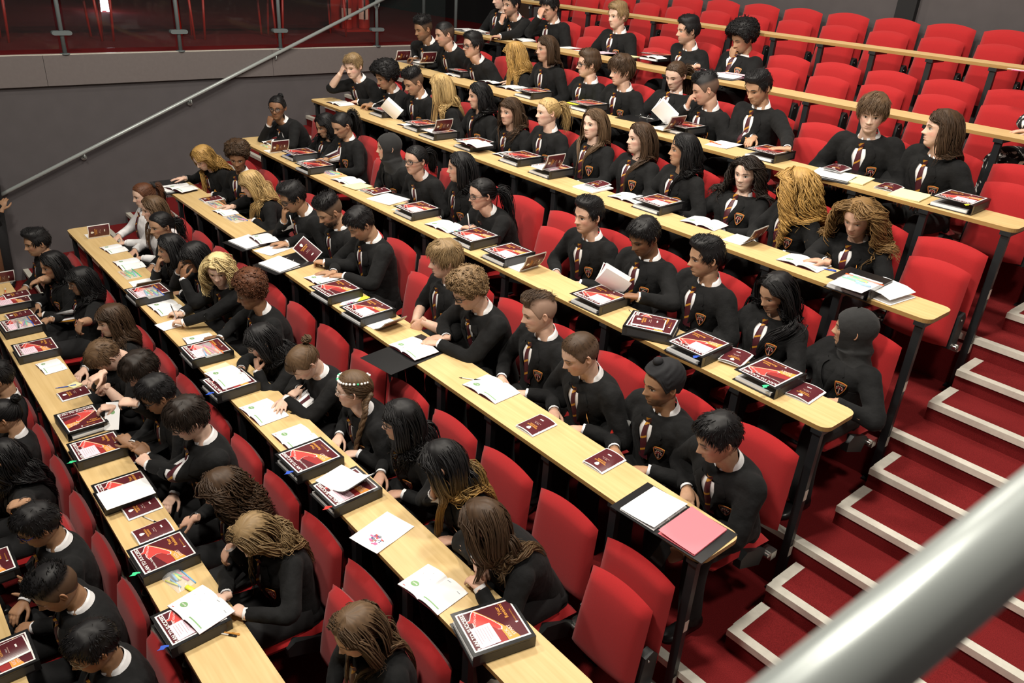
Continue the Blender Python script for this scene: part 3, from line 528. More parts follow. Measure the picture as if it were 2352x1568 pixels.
    if tied:
        tiez = dict(pony=.22, bun=.30, tied=-.02, braid=-.1)[style]; tie = np.array([0, -.50, tiez]); q, nn, tt, t_, p_ = pick(330, t > .25)
        for k in range(len(q)):
            s_ = np.linspace(0, 1, 7)[:, None]; pa = q[k]*(1-s_)+tie*s_; ctr = np.array([0, -.03, .05]); dv_ = pa-ctr; rr = np.linalg.norm(dv_, axis=1)[:, None]; e = np.linalg.norm(dv_/np.array([.375, .49, .465]), axis=1)[:, None]; pa = np.where(e < 1, ctr+dv_/e, pa); lock(m_, Hd(pa), .0030*rng.uniform(.7, 1.2), hcol(c, None, 7), .4, .6)
        if style == 'bun':
            for k in range(60):
                a = rng.uniform(0, 2*PI); s_ = np.linspace(0, 1, 9); R_ = rng.uniform(.06, .13); ax_ = unit(rng.normal(size=3)*.6+np.array([0, -.8, .5])); e1 = unit(np.cross(ax_, [1, .1, 0])); e2 = np.cross(ax_, e1); pts = tie+np.array([0, -.07, .06])+ax_*rng.uniform(-.05, .05)+(e1*np.cos(a+s_*4)[:, None]+e2*np.sin(a+s_*4)[:, None])*R_; lock(m_, Hd(pts), .006, hcol(c, None, 9), .8, .7)
        else:
            k = 170 if style != 'braid' else 6; W0 = Hd(np.tile(tie, (k, 1)))+rng.normal(0, .010, (k, 3)); out = unit(Hd(np.array([tie+[0, -.1, .03]]))[0]-Hd(np.array([tie]))[0])
            if style == 'braid':
                side = Hd(np.array([[-.30, -.30, -.25]]))[0]; p1 = side+X['fwd']*.02+X['lat']*.03-np.array([0, 0, .06]); p2 = X['chest']+X['lat']*.085+X['fwd']*.035; path = catmull([Hd(np.array([[-.15, -.44, -.05]]))[0], side, p1, p2, p2-np.array([0, 0, .12])], 46); tt_ = np.linspace(0, 1, 46)
                for s3 in range(3):
                    ph = s3*2*PI/3+tt_*2*PI*5; rr = .017*(1.1-.5*tt_); pts = path+X['lat']*(np.cos(ph)*rr)[:, None]+X['fwd']*(np.sin(2*ph)*rr*.5)[:, None]; m_.tube(pts, .015*(1.1-.5*tt_), 8, hcol(c, None, 46), rb=.012*(1.1-.5*tt_))
            else:
                Dw = unit_rows(out+rng.normal(0, .22, (k, 3))); Sx = sim_strands(W0, Dw, ln*rng.uniform(.8, 1.1, k), 13, X, .42, .006, 1.6)
                for j in range(k): lock(m_, Sx[j], .0040*rng.uniform(.7, 1.3), hcol(c, tip, 13), .5, .25)
        if fringe:
            for j in range(130):
                a = rng.uniform(-.7, .7); q0 = scalp_pt(HEADS[f], np.array([a]), np.array([.38]))[0]; q1 = scalp_pt(HEADS[f], np.array([a*1.2+.15]), np.array([.31-fringe*1.05]))[0]; pts = catmull([q0+[0, .04, .02], (q0+q1)/2+[0, .10, .03], q1+[0, .05, 0]], 6); lock(m_, Hd(pts), .0034, hcol(c, None, 6))
    return m_
def unit_rows(v): return v/(np.linalg.norm(v, axis=-1)[..., None]+1e-9)
unit_rows3 = unit_rows
# ------------------------------------------------------------------ building one person
def frame(yaw, pitch=0., roll=0.):
    f = np.array([math.sin(yaw), -math.cos(yaw), 0]); r = np.array([-math.cos(yaw), -math.sin(yaw), 0]); z = np.array([0, 0, 1.])
    f2 = f*math.cos(pitch)-z*math.sin(pitch); u2 = z*math.cos(pitch)+f*math.sin(pitch); r3 = r*math.cos(roll)+u2*math.sin(roll); u3 = u2*math.cos(roll)-r*math.sin(roll); return np.stack([r3, f2, u3])   # rows: right, forward, up
TS = np.array([-.20, -.08, 0, .25, .5, .68, .80, .875, .93, .975, 1.02])
TA = np.array([.190, .186, .176, .158, .172, .188, .192, .182, .140, .085, .062])
TB = np.array([.150, .140, .132, .120, .128, .130, .122, .108, .088, .074, .060])
PEOPLE = []
def person(i, s, px, py, al, pi_=8, ro=0, f=0, sk=0, hair=('short', 'dark'), hk=None, gl=None, L=None, R=None, act='sitting upright', wear='', beard=0, op=.9, sm=0, dx=0, tw=None, tie=1, jump=0, bs=1., rolled=(0, 0), badge=1, scarf=0, turban=0, blazer=1, hs=1., dz=None, extra=None, floral=0):
    PEOPLE.append(dict(i=i, s=s, px=px, py=py, al=math.radians(al), pi=math.radians(pi_), ro=math.radians(ro), f=f, sk=sk, hair=hair, hk=hk or {}, gl=gl, L=L, R=R, act=act, wear=wear, beard=beard, op=op, sm=sm, dx=dx, tw=tw, tie=tie, jump=jump, bs=bs, rolled=rolled, badge=badge, scarf=scarf, turban=turban, blazer=blazer, hs=hs, extra=extra, floral=floral))
def ik(Sh, W, l1, l2, pole):
    d = W-Sh; n = np.linalg.norm(d)
    if n > (l1+l2)*.985: W = Sh+d/n*(l1+l2)*.985; d = W-Sh; n = np.linalg.norm(d)
    a = (l1*l1-l2*l2+n*n)/(2*n); hgt = math.sqrt(max(l1*l1-a*a, 1e-6)); u = d/n; p = pole-u*(pole@u); return Sh+u*a+unit(p)*hgt, W
def prep(q):
    i = q['i']; root = np.array([seat_x(q['s']), i*D+.45, i*HH+ZF]); q['root'] = root; xs = seat_x(q['s'])+q['dx']; H = on_plane(q['px'], q['py'], 0, xs)
    q['H'] = H = H-root; az = math.atan2(CAM[0]-xs, -(CAM[1]-(i*D+.5))); q['yaw'] = yaw = az+q['al']; HF = frame(yaw, q['pi'], q['ro']); q['HF'] = HF
    bs = q['bs']*(.93 if q['f'] else 1.0)*.97; q['B'] = bs; Hs = .243*q['hs']*(.96 if q['f'] else 1.0); q['Hs'] = Hs; hsc = np.array([1.0, 1.0, 1.0])*Hs
    P0 = np.array([0, .66-.45, .47]); tu = unit(H-P0); u = unit(.5*HF[2]+.5*tu); N_ = H-Hs*.07*HF[1]-Hs*.68*u
    tw = q['tw'] if q['tw'] is not None else max(-.45, min(.55, .38*yaw)); tw = math.radians(tw) if q['tw'] is not None else tw
    back = np.array([0, 1., 0]); ctrl = P0+(N_-P0)*.5+np.array([0, .035, .02]); Bz = lambda t: (1-t)**2*P0+2*t*(1-t)*ctrl+t*t*N_
    def TF(t):   # centre and frame at spine parameter t
        tc = min(max(t, 0), 1); c = Bz(tc); T = unit(2*(1-tc)*(ctrl-P0)+2*tc*(N_-ctrl)); c = c+T*(t-tc)*np.linalg.norm(N_-P0); a = tw*tc; rt = np.array([-math.cos(a), -math.sin(a), 0]); rt = unit(rt-T*(rt@T)); return c, rt, unit(np.cross(T, rt)), T
    q['TF'] = TF; c, rt, fw, T = TF(1.0); q['N'] = N_; q['TR'] = np.stack([rt, fw, T]); q['up'] = T
    def Hd(P):
        P = np.asarray(P, float); return H+(P*hsc)@HF
    q['Hd'] = Hd
    cS, rS, fS, TS_ = TF(.885); sw = .176*bs; fl = {}
    for side, sg in (('R', 1), ('L', -1)):
        Sh = cS+rS*sg*sw-TS_*.005; spec = q[side]; l1, l2 = .285*bs, .255*bs; out = rS*sg; pole = out*.55-np.array([0, 0, 1.])*.8-fS*.35; pose = 'relax'; dors = np.array([0, 0, 1.]); hd = None
        desk_z = -ZF
        if spec is None or spec[0] == 'lap':
            k = spec[1] if spec else 0; tgt = np.array([-sg*(.075+.02*k), .255-.45+.05*k+.10, .655]); hd = unit(np.array([sg*.62, -.72, -.15])); dors = np.array([0, -.15, 1.]); pole = out*.9-np.array([0, 0, 1.])*.3+np.array([0, .5, 0]); pose = 'relax'
        elif spec[0] == 'd':   # ('d', px, py, z above desk, pose, direction x, direction y)
            tgt = on_plane(spec[1], spec[2], 2, i*HH+(spec[3] if len(spec) > 3 else .02))-root; pose = spec[4] if len(spec) > 4 else 'flat'; pole = out*.9-np.array([0, 0, 1.])*.45+np.array([0, .1, 0])
            if len(spec) > 6: hd = unit(np.array([spec[5], spec[6], -.08]))
        elif spec[0] == 'y':   # ('y', px, py, y offset from the desk front, pose, dir xyz)
            tgt = on_plane(spec[1], spec[2], 1, i*D+spec[3])-root; pose = spec[4]; hd = unit(np.array(spec[5])) if len(spec) > 5 else None; dors = unit(np.array(spec[6])) if len(spec) > 6 else np.array([0, -.3, 1.]); pole = out*.7-np.array([0, 0, 1.])*.7
        elif spec[0] == 'h':   # at the head: ('h', canonical xyz, pose)
            tgt = Hd(np.array(spec[1])); pose = spec[2]; hd = unit(H+HF[2]*Hs*.25-tgt+HF[2]*.10) if len(spec) < 4 else unit(np.array(spec[3])@HF); dors = unit(tgt-H+HF[1]*.05); pole = out*.75-np.array([0, 0, 1.])*.9-fS*.05
        if hd is None: hd = unit(np.array([*(tgt-Sh)[:2], 0])*np.array([1, 1, 0])+np.array([-sg*.0, 0, 0])+np.array([0, -.05, -.03]))
        dors = unit(dors-hd*(dors@hd)); W = tgt-hd*.075*bs; E_, W = ik(Sh, W, l1, l2, pole); q['arm'+side] = (Sh, E_, W, hd, dors, pose, sg)
    return q
def torso_ring(q, t, off=0., n=28, grow=1.):
    c, rt, fw, T = q['TF'](t); a = np.interp(t, TS, TA)*q['B']*grow+off; b_ = np.interp(t, TS, TB)*q['B']*grow+off
    if q['f']: b_ = b_*(1+.10*gs(t-.60, .16)); a = a*(1-.05*gs(t-.3, .2))
    th = np.arange(n)*2*PI/n; cs, sn = np.cos(th), np.sin(th); e = .84
    return c+rt*(a*np.sign(cs)*np.abs(cs)**e)[:, None]+fw*(b_*np.sign(sn)*np.abs(sn)**e)[:, None]
def blazer_raw(q):
    m_ = MB(); ts = np.linspace(-.18, .985, 22); m_.grid(np.array([torso_ring(q, t, .010) for t in ts]), True, cap0=True, cap1=True); bs = q['B']
    for side in 'RL':
        Sh, E_, W, hd, dors, pose, sg = q['arm'+side]; cS, rS, fS, T = q['TF'](.86); rol = q['rolled'][0 if side == 'R' else 1]; end = W-unit(W-E_)*.006 if not rol else E_+(W-E_)*.28
        pts = np.array([Sh-rS*sg*.055-T*.015, Sh, Sh+(E_-Sh)*.25, Sh+(E_-Sh)*.62, E_-(E_-Sh)*.09, E_+(W-E_)*.09, E_+(end-E_)*.45, end]); pts = catmull(pts, 18)
        rad = np.interp(np.linspace(0, 1, 18), [0, .12, .3, .5, .62, .72, .86, 1], np.array([.066, .074, .067, .060, .057, .055, .048, .043])*bs*(.97 if q['f'] else 1.02)); rad = rad*(1+.035*np.sin(np.arange(18)*2.1+q['px'])*(np.arange(18) > 5)); m_.tube(pts, rad, 14)
        m_.sphere(Sh-np.array([0, 0, .002]), .073*bs, 14, 9)
    return m_
def raycast(bvh, o, d):
    h = bvh.ray_cast(Vector(o), Vector(d)); return np.array(h[0]) if h[0] is not None else None
LABELS = {}
def finish(q, BV, BF, order):
    i = q['i']; root_o = empty('person', q['root']); Hd, HF, H, Hs, bs, N_, TR, TF = q['Hd'], q['HF'], q['H'], q['Hs'], q['B'], q['N'], q['TR'], q['TF']; f = q['f']; hd = HEADS[f]
    skin = np.asarray(SKIN[q['sk']])*(1+.06*math.sin(q['px'])); hc = np.asarray(HAIRC.get(q['hair'][1], q['hair'][1]) if isinstance(q['hair'][1], str) else q['hair'][1]); dark = q['sk'] >= 2
    # body
    m_ = MB(); G = hd['G']; bl = hd['blend'][..., None]; W1 = Hd(G); base = np.array([0, -.07, -.74]); W2 = N_+((G-base)*Hs)@TR; P = W1*(1-bl)+W2*bl
    lipc = np.array([.50, .17, .14])*.9 if not dark else skin*np.array([.80, .55, .55]); C = np.tile(skin, G.shape[:2]+(1,)); C = C*(1-.14*hd['eye'][..., None]); C = C*(1+hd['blush'][..., None]*np.array([.06, -.12, -.10])); l = hd['lip'][..., None]*(.8 if f else .55); C = C*(1-l)+lipc*l
    if q['beard']:
        bd = hd['beard'][..., None]*q['beard']; C = C*(1-bd)+(hc*.9+.004)*bd
    m_.grid(P, True, C, cap0=True)
    pc = dict(iris=(.012, .008, .006) if dark or q['hair'][1] in ('black', 'dark') else (.06, .06, .05), lash=hc*.5+.004, brow=hc*.85+skin*.10, browth=.030 if not f else .021, nostril=skin*.22, mouth=lipc*.35)
    for v, fc, c in face_patches(f, q['op'], q['sm'], pc): m_.add(Hd(v), fc, np.asarray(c))
    for sx in (-1, 1):
        e = EARV.copy(); e[:, 0] *= sx; e = e@rotz(sx*.35).T if True else e; e = e+np.array([sx*.338, -.045, -.02]); m_.add(Hd(e), [x for x in EARF], skin*np.array([1.02, .9, .86]))
    for side in 'RL':
        Sh, E_, W, hdir, dors, pose, sg = q['arm'+side]; v, fc = HANDS[pose]; y = hdir; z = dors; x = np.cross(y, z); x = x if sg < 0 else -x; hv = W+(v*bs*1.02)@np.stack([x, y, z]); m_.add(hv, fc if sg < 0 else fc[:, ::-1], skin*(np.array([1.0, .93, .90]) if not dark else np.array([1., .97, .95])))
        fw_ = unit(W-E_); m_.tube(catmull([Sh, Sh+(E_-Sh)*.5, E_-(E_-Sh)*.06, E_+(W-E_)*.25, E_+(W-E_)*.7, W+fw_*.006], 14), np.interp(np.linspace(0, 1, 14), [0, .4, .55, .7, .9, 1], np.array([.045, .043, .040, .042, .030, .026])*bs), 12, skin)
    m_.grid(np.array([torso_ring(q, t, -.012) for t in np.linspace(-.05, .93, 9)]), True, skin, cap0=True)
    for sg in (-1, 1):
        hip = np.array([sg*.09, .20, .47]); kn = np.array([sg*.115, -.20, .50]); an = np.array([sg*.12, -.17, .08]); m_.tube(catmull([hip, (hip+kn)/2, kn, (kn+an)/2+[0, .015, 0], an], 12), np.interp(np.linspace(0, 1, 12), [0, .45, .6, 1], [.07, .05, .045, .035]), 8, skin)
    m_.obj('body', 'skin', root_o, attr=True)
    # hair or headwear
    cS, rS, fS, T = TF(.86); sL, sR = q['armL'][0], q['armR'][0]; cC, rC, fC, TC = TF(.62); ell = [(Hd(np.array([[0, .40, -.16]]))[0], np.array([.268, .42, .42])*Hs, HF.T), (Hd(np.array([[0, -.03, .05]]))[0], np.array([.345, .455, .46])*Hs, HF.T), (cC+fC*.0, np.array([.165*bs, .150*bs*(1.06 if f else 1), .30]), np.stack([rC, fC, TC]).T)]
    cap = [(sL+np.array([0, 0, .0]), sR, .085*bs), (Hd(np.array([[0, -.06, -.4]]))[0], N_, .055), (sL, q['armL'][1], .075*bs), (sR, q['armR'][1], .075*bs)]
    X = dict(neck=N_, Hc=H, HF=HF, fcut=.20 if q['hair'][0] == 'bob' else .06, ell=ell, cap=cap, lat=-rS, fwd=fS, H=Hs, skin=skin, chest=cC+fC*.13*bs+TC*.02)
    hk = dict(q['hk']); 
    if 'vol' in hk: X['vol'] = hk.pop('vol')
    if q['scarf']:
        rows = []; nth = 49
        for z in np.concatenate([np.linspace(.499, .30, 8), np.linspace(.27, -.44, 16), np.array([-.47, -.52, -.6, -.7, -.82, -.95, -1.08, -1.2, -1.3])]):
            tf = math.radians(50)*math.sqrt(max(0, 1-((z+.09)/.375)**2)) if -.46 < z < .285 else 0; th = np.linspace(tf+.001, 2*PI-tf-.001, nth); tw_ = (th+PI) % (2*PI)-PI
            if z > -.45:
                p = scalp_pt(hd, tw_, np.full(nth, max(z, -.44))); ctr = np.array([0, -.03, max(z, -.1)*.8]); n_ = unit_rows(p-ctr); p = p+n_*(.05+.03*np.clip(-np.cos(tw_), 0, 1))[:, None]; kk = np.clip((-z-.05)/.4, 0, 1); bx = np.stack([.40*np.sin(tw_), np.where(np.cos(tw_) > 0, .40, .50)*np.cos(tw_)-.02, np.full(nth, z)], -1); side = np.clip(1-np.cos(tw_), 0, 1)[:, None]*kk*.8; p = p*(1-side)+bx*side
            else:
                ax_ = np.interp(-z, [.45, .52, .6, .7, .82, .95, 1.08, 1.3], [.38, .37, .38, .42, .52, .66, .76, .80]); yf = np.interp(-z, [.45, .52, .7, .9, 1.1, 1.3], [.37, .33, .27, .34, .45, .52]); yb = np.interp(-z, [.45, .6, .8, 1.0, 1.3], [.50, .50, .52, .56, .58]); p = np.stack([ax_*np.sin(tw_), np.where(np.cos(tw_) > 0, yf, yb)*np.cos(tw_)-.02, np.full(nth, z)], -1)
            fold = .016*np.sin(tw_*7+z*14)+.014*np.sin(tw_*4-z*22+1); p = p*(1+fold*np.clip(-z+.1, 0, 1))[:, None]*np.array([1, 1, 0])+p*np.array([0, 0, 1]); b2 = np.clip((-z-.5)/.35, 0, 1); rows.append(Hd(p)*(1-b2)+(N_+((p-base)*Hs)@TR)*b2)
        m2 = MB(); m2.grid(np.array(rows)); m2.obj('headscarf', 'scarf_cloth', root_o)
    elif q['turban']:
        Pb, Nb, Tb, tb = cap_base(0, 0, 0); m2 = MB(); ht = .045+.05*np.clip(Pb[..., 2]/.4, 0, 1)+.012*np.sin(Pb[..., 2]*60+Pb[..., 1]*25); Q = Pb+Nb*(ht*np.clip((1-tb)/.08, 0, 1)**.5)[..., None]; m2.grid(Hd(Q), True, cap0=True); s_ = Hd(np.array([[0, .13, .60]]))[0]; m2.sphere(s_, np.array([.105, .12, .10])*Hs, 18, 12, R=HF.T); m2.obj('turban', 'turban_cloth', root_o)
    else: build_hair(f, q['hair'][0], q['hair'][1], Hd, X, **hk).obj('hair', 'hair', root_o, attr=True)
    if q['beard'] >= .8:
        m2 = MB(); bm = hd['beard']; idx = np.argwhere(bm > .45); pk = rng.choice(len(idx), 260)
        for a_, b_ in idx[pk]:
            p0 = G[a_, b_]; n_ = unit(p0-np.array([0, .05, -.2])); d_ = unit(np.array([p0[0]*.3, .1, -1])+n_*.5); pts = p0+n_*.006+d_*np.linspace(0, .05*q['beard'], 3)[:, None]; lock(m2, Hd(pts), .0022, hcol(hc, None, 3))
        m2.obj('beard', 'hair', root_o, attr=True)
    if q['gl']:
        m2 = MB(); fr = 'blue_frame' if q['gl'] == 'blue' else 'steel' if q['gl'] == 'thin' else 'glasses_frame'; th = np.linspace(0, 2*PI, 21); rw = .0085 if q['gl'] != 'thin' else .0055; m3 = MB()
        for sx in (-1, 1):
            rx, rz = (.092, .075) if q['gl'] == 'round' else (.105, .062); e = .6 if q['gl'] != 'round' else 1; lx = sx*.135+rx*np.sign(np.cos(th))*np.abs(np.cos(th))**e; lz = -.004+rz*np.sign(np.sin(th))*np.abs(np.sin(th))**e; ly = .445-.10*(np.abs(lx)/.24)**2; loop = np.stack([lx, ly, lz], -1); m2.tube(Hd(loop), rw*Hs*1.3, 6, caps=False); m3.add(Hd(loop[:-1]), [np.arange(20)[None]])
            m2.tube(Hd(np.array([(sx*.235, .36, .03), (sx*.325, .28, .03), (sx*.35, -.02, .03), (sx*.345, -.09, -.02)])), rw*Hs*1.2, 6)
        m2.tube(Hd(np.array([(-.04, .445, .02), (0, .455, .03), (.04, .445, .02)])), rw*Hs*1.2, 6); g_ = m2.obj('glasses', fr, root_o); m3.obj('lenses', 'lens_glass', g_, False)
    if q['hk'] is not None and q['extra'] == 'flowers':
        m2 = MB()
        for a_ in np.linspace(-2.6, 2.6, 26):
            p = scalp_pt(hd, np.array([a_]), np.array([.34-.10*abs(a_)/2.6]))[0]; p = p*1.12; m2.sphere(Hd(p[None])[0], .0075*(.8+.5*rng.random()), 8, 6, mi=int(rng.random() < .25))
        m2.obj('flower_crown', ['white_print', 'green_plastic'], root_o)
    if q['extra'] == 'bow':
        m2 = MB(); p = Hd(np.array([[0, -.5, .30]]))[0]
        for sx in (-1, 1): m2.sphere(p+HF[0]*sx*.028, (.03, .012, .02), 10, 6)
        m2.obj('hair_bow', 'scarf_cloth', root_o)
    # blazer
    bvh = BVHTree.FromPolygons([Vector(v) for v in BV], BF.tolist()); cloth = 'blazer_cloth' if q['blazer'] else 'shirt_cotton'
    if q['floral']: cloth = 'floral_cloth'
    wr = .0035*snoise(BV, 26, q['px'])+.0022*snoise(BV, 61, q['py']); nb = BV-TF(.5)[0]; nb[:, 2] = 0; BV2 = BV+unit_rows(nb)*wr[:, None]; m2 = MB(); m2.add(BV2, BF); m2.obj('blazer' if q['blazer'] else 'shirt_sleeves', cloth, root_o)
    def front(t, x, off):   # point on the chest at spine t, lateral x (right positive)
        c, rt, fw, T = TF(t); o = c+rt*x+fw*.42; h = raycast(bvh, o, -fw); p = h if h is not None and abs((h-c)@fw) < .30 else c+rt*x+fw*np.interp(t, TS, TB)*bs*math.sqrt(max(0, 1-(x/(np.interp(t, TS, TA)*bs))**2)); return p+fw*off
    if not q['floral']:
        vb = .36 if not q['jump'] else .60; ts = np.linspace(.34, .90, 15); wv = lambda t: (.004+.056*np.clip((t-.40)/.46, 0, 1)-.03*np.clip((t-.80)/.16, 0, 1))*bs
        if q['blazer']:
            m2 = MB(); m2.grid(np.array([[front(t, u*wv(t), .006+.004*(1-abs(u))) for u in np.linspace(-1, 1, 7)] for t in ts])); sh = m2
        else: sh = MB()
        # collar
        cN = N_-TR[2]*.010; th = np.linspace(.20, 2*PI-.20, 35); fr_ = np.cos(th); aw = np.abs(((th+PI) % (2*PI))-PI); up_h = .026+.028*np.clip(-fr_, 0, 1)-.012*np.clip(fr_, 0, 1); K = Hs*(.86 if f else 1.0); tip = gs(aw-.30, .24); dn_h = .004-.026*np.clip(fr_, 0, 1)-.046*tip; rows = []
        for hgt, ra, rb in ((up_h-.004, .236*K, .236*K), (up_h+.004, .246*K, .246*K), (up_h*.55+dn_h*.45+.004, .285*K, .262*K+.012*tip*K), (dn_h, .325*K-.05*K*tip, .300*K+.07*K*tip)):
            rows.append(cN+TR[0]*(np.sin(th)*ra)[:, None]+TR[1]*(fr_*rb-.016+.010*np.clip(fr_, 0, 1))[:, None]+TR[2]*np.broadcast_to(hgt, th.shape)[:, None])
        sh.grid(np.array(rows)); thf = np.linspace(-.9, .9, 9); sh.grid(np.array([cN+TR[0]*(np.sin(thf)*r1*K)[:, None]+TR[1]*(np.cos(thf)*r1*K-.012)[:, None]+TR[2]*h1 for h1, r1 in ((.012, .225), (-.012, .245), (-.05, .30))]))
        for side in 'RL':
            Sh, E_, W, *_ = q['arm'+side]; u_ = unit(W-E_)
            if not q['rolled'][0 if side == 'R' else 1]: sh.tube(np.array([W-u_*.03, W+u_*.005]), .034*bs, 14, caps=False); sh.tube(np.array([W+u_*.005, W-u_*.02]), .031*bs, 14, caps=False)
        if not q['scarf']: sh.obj('shirt', 'shirt_cotton', root_o)
        if q['jump']:
            m2 = MB(); tj = np.linspace(.34, .80, 11); m2.grid(np.array([[front(t, u*wv(t)*1.02, .011+.003*(1-abs(u)) if abs(u) > max(0, (t-.60)/.2) else .002) for u in np.linspace(-1, 1, 9)] for t in tj])); m2.obj('jumper', 'jumper_knit', root_o)
        if q['tie'] and not q['scarf']:
            m2 = MB(); tt = np.linspace(.925, .37 if not q['jump'] else .62, 16); hw = lambda t: (.013+.020*np.clip((.92-t)/.5, 0, 1))*bs; rows = []; uv = []; dist = np.linspace(0, 1, 16)
            for k, t in enumerate(tt):
                for u in np.linspace(-1, 1, 5): rows.append(front(t, u*hw(t), .013+.007*(1-u*u)+.006*(q['jump'] and t < .78)*0)); uv.append((u*hw(t)/.05, k*(tt[0]-tt[-1])/15*.50*10))
            m2.grid(np.array(rows).reshape(16, 5, 3)); n1 = len(rows); kn = front(.935, 0, .016); kr = []
            for k, (zz, hh) in enumerate(((.030, .022), (.012, .021), (-.010, .015), (-.016, .010))):
                for u in np.linspace(-1, 1, 5): kr.append(kn+TR[2]*zz+TR[0]*u*hh+TR[1]*(.012*(1-u*u)-.004)); uv.append((u*.4+.3, .4-zz*9))
            m2.grid(np.array(kr).reshape(4, 5, 3)); m2.obj('tie', 'striped_tie', root_o, uv=np.array(uv))
        if q['blazer']:
            m2 = MB()
            for sx in (-1, 1):
                tl = np.linspace(.35, .93, 16); lw = lambda t: (np.interp(t, [.35, .55, .74, .76, .80, .95], [.016, .046, .074, .050, .064, .040]))*bs
                m2.grid(np.array([[front(t, sx*(wv(t)-.004+u*lw(t)), [.016, .019, .017, .005][int(u*3+.01)]) for u in (0, .34, .67, 1)] for t in tl]))
            m2.obj('lapels', 'blazer_cloth', root_o)
            for t, k in ((.30, 0), (.16, 1)):
                m2 = MB(); p = front(t, -.005, .003); m2.sphere(p, .008, 10, 6); m2.obj('button', 'black_plastic', root_o)
            if q['badge']:
                c, rt, fw, T = TF(.56); x = -.100*bs; p = front(.56, x, .006); pa = front(.56, x-.025, .006); pb = front(.56, x+.025, .006); pu = front(.62, x, .006); ex = unit(pa-pb); ez = unit(pu-p); n_ = unit(np.cross(ex, ez)); n_ = n_ if n_@fw > 0 else -n_; ez = np.cross(n_, ex)
                Mx = Matrix(((ex[0], ez[0], n_[0], p[0]+n_[0]*.004), (ex[1], ez[1], n_[1], p[1]+n_[1]*.004), (ex[2], ez[2], n_[2], p[2]+n_[2]*.004), (0, 0, 0, 1))); o = link('badge', BADGE, root_o); o.matrix_local = Mx
    # trousers and shoes
    m2 = MB(); lg = -1 if q['floral'] else 0
    for sg in (-1, 1):
        hip = np.array([sg*.088, .22, .475]); kn = np.array([sg*.125+(-.16 if lg else 0), -.205, .515]); an = np.array([sg*.125+(-.18 if lg else 0), -.16, .085]); P_ = catmull([hip, hip*.5+kn*.5+[0, 0, .008], kn+[0, .02, .0], kn*.6+an*.4+[0, -.012, 0], an], 18); m2.tube(P_, np.interp(np.linspace(0, 1, 18), [0, .4, .5, .75, 1], [.098, .080, .068, .062, .060])*(1.3 if lg else 1), 14)
    m2.tube(np.array([(0, .30, .46), (0, .22, .47), (0, .10, .48)]), [.16, .175, .165], 16, rb=[.07, .10, .07]); m2.obj('skirt' if lg else 'trousers', 'floral_cloth' if lg else 'trouser_cloth', root_o)
    for sg in (-1, 1):
        o = link('shoe', SHOE, root_o); o.location = (sg*.125+(-.18 if lg else 0), -.15, 0); o.rotation_euler = (0, 0, -sg*.12)
    wear = q['wear'] or ('floral dress' if q['floral'] else 'black blazer'); tag(root_o, '%s, %s, %s' % ('person in '+wear if len(q['act'].split()) < 7 and wear != 'black blazer' else 'person', q['act'], order), 'person', 'students seated at the long desks' if not q['floral'] else None); q['o'] = root_o
    return root_o
# shared small meshes
g = MB(); ys = np.array([.075, .06, .02, -.03, -.09, -.135, -.165, -.18]); hw_ = np.array([.020, .036, .038, .037, .045, .044, .030, .010]); hh_ = np.array([.055, .085, .085, .075, .055, .045, .036, .022]); ph = np.arange(16)*2*PI/16
g.grid(np.array([[(hw_[k]*np.sign(math.cos(a))*abs(math.cos(a))**.7, ys[k], hh_[k]*.5*(1+np.sign(math.sin(a))*abs(math.sin(a))**.7)) for a in ph] for k in range(8)]), True, cap0=True, cap1=True); SHOE = g.mesh('shoe', 'shoe_leather')
def text_mesh(txt, size, x, y, z=0, align='CENTER', rot=0., bold=0., sx=1.):
    cu = bpy.data.curves.new('t', 'FONT'); cu.body = txt; cu.size = size; cu.align_x = align; cu.align_y = 'CENTER'; cu.offset = bold; cu.resolution_u = 2; o = bpy.data.objects.new('t', cu); COL.objects.link(o); dg = bpy.context.evaluated_depsgraph_get(); me = o.evaluated_get(dg).to_mesh()
    V = np.array([v.co[:] for v in me.vertices]).reshape(-1, 3); F = [np.array([list(p.vertices)]) for p in me.polygons]; o.evaluated_get(dg).to_mesh_clear(); bpy.data.objects.remove(o); bpy.data.curves.remove(cu); V[:, 0] *= sx; c, s = math.cos(rot), math.sin(rot); V = np.c_[V[:, 0]*c-V[:, 1]*s+x, V[:, 0]*s+V[:, 1]*c+y, np.full(len(V), z)]; return V, F
def make_badge():
    g = MB(); k = .034; sh = []
    for a in np.linspace(0, 1, 9): sh.append((-1+2*a, .98+.16*math.sin(PI*a)))
    for a in np.linspace(.08, 1, 12): sh.append((math.cos(a*PI/2)**.75 if a < 1 else 0, .98-2.25*a**1.05))
    R_ = sh; Lp = [(-x, y) for x, y in R_[9:-1]][::-1]; P = np.array(R_+Lp)*[k, k*1.08]
    g.prism(P*1.0, -.002, .0, 1); g.prism(P*.90, 0, .0008, 2); g.prism(P*.80, .0008, .0014, 0)
    V, F = text_mesh('HIGHFIELDS', .0098, 0, .0285, .0022, sx=.92); g.add(V, F, mi=3)
    g.box((-.0016, -.030, .0014), (.0016, .004, .0022), 4); g.box((-.0045, -.032, .0014), (.0045, -.029, .0022), 4)
    for a in np.linspace(-.35, PI+.35, 7):
        for r_ in (.011, .019): c = np.array([r_*math.cos(a)*.85, .002+r_*math.sin(a)*.8]); g.prism(c+np.array([(.0042, 0), (0, .0030), (-.0042, 0), (0, -.0030)])@np.array([[math.cos(a), math.sin(a)], [-math.sin(a), math.cos(a)]]), .0014, .0022, 2 if r_ < .015 else 4)
    return g.mesh('badge', ['binder_black', 'gold_print', 'dark_red_print', 'yellow_pad', 'pale_print'], False)
BADGE = make_badge()
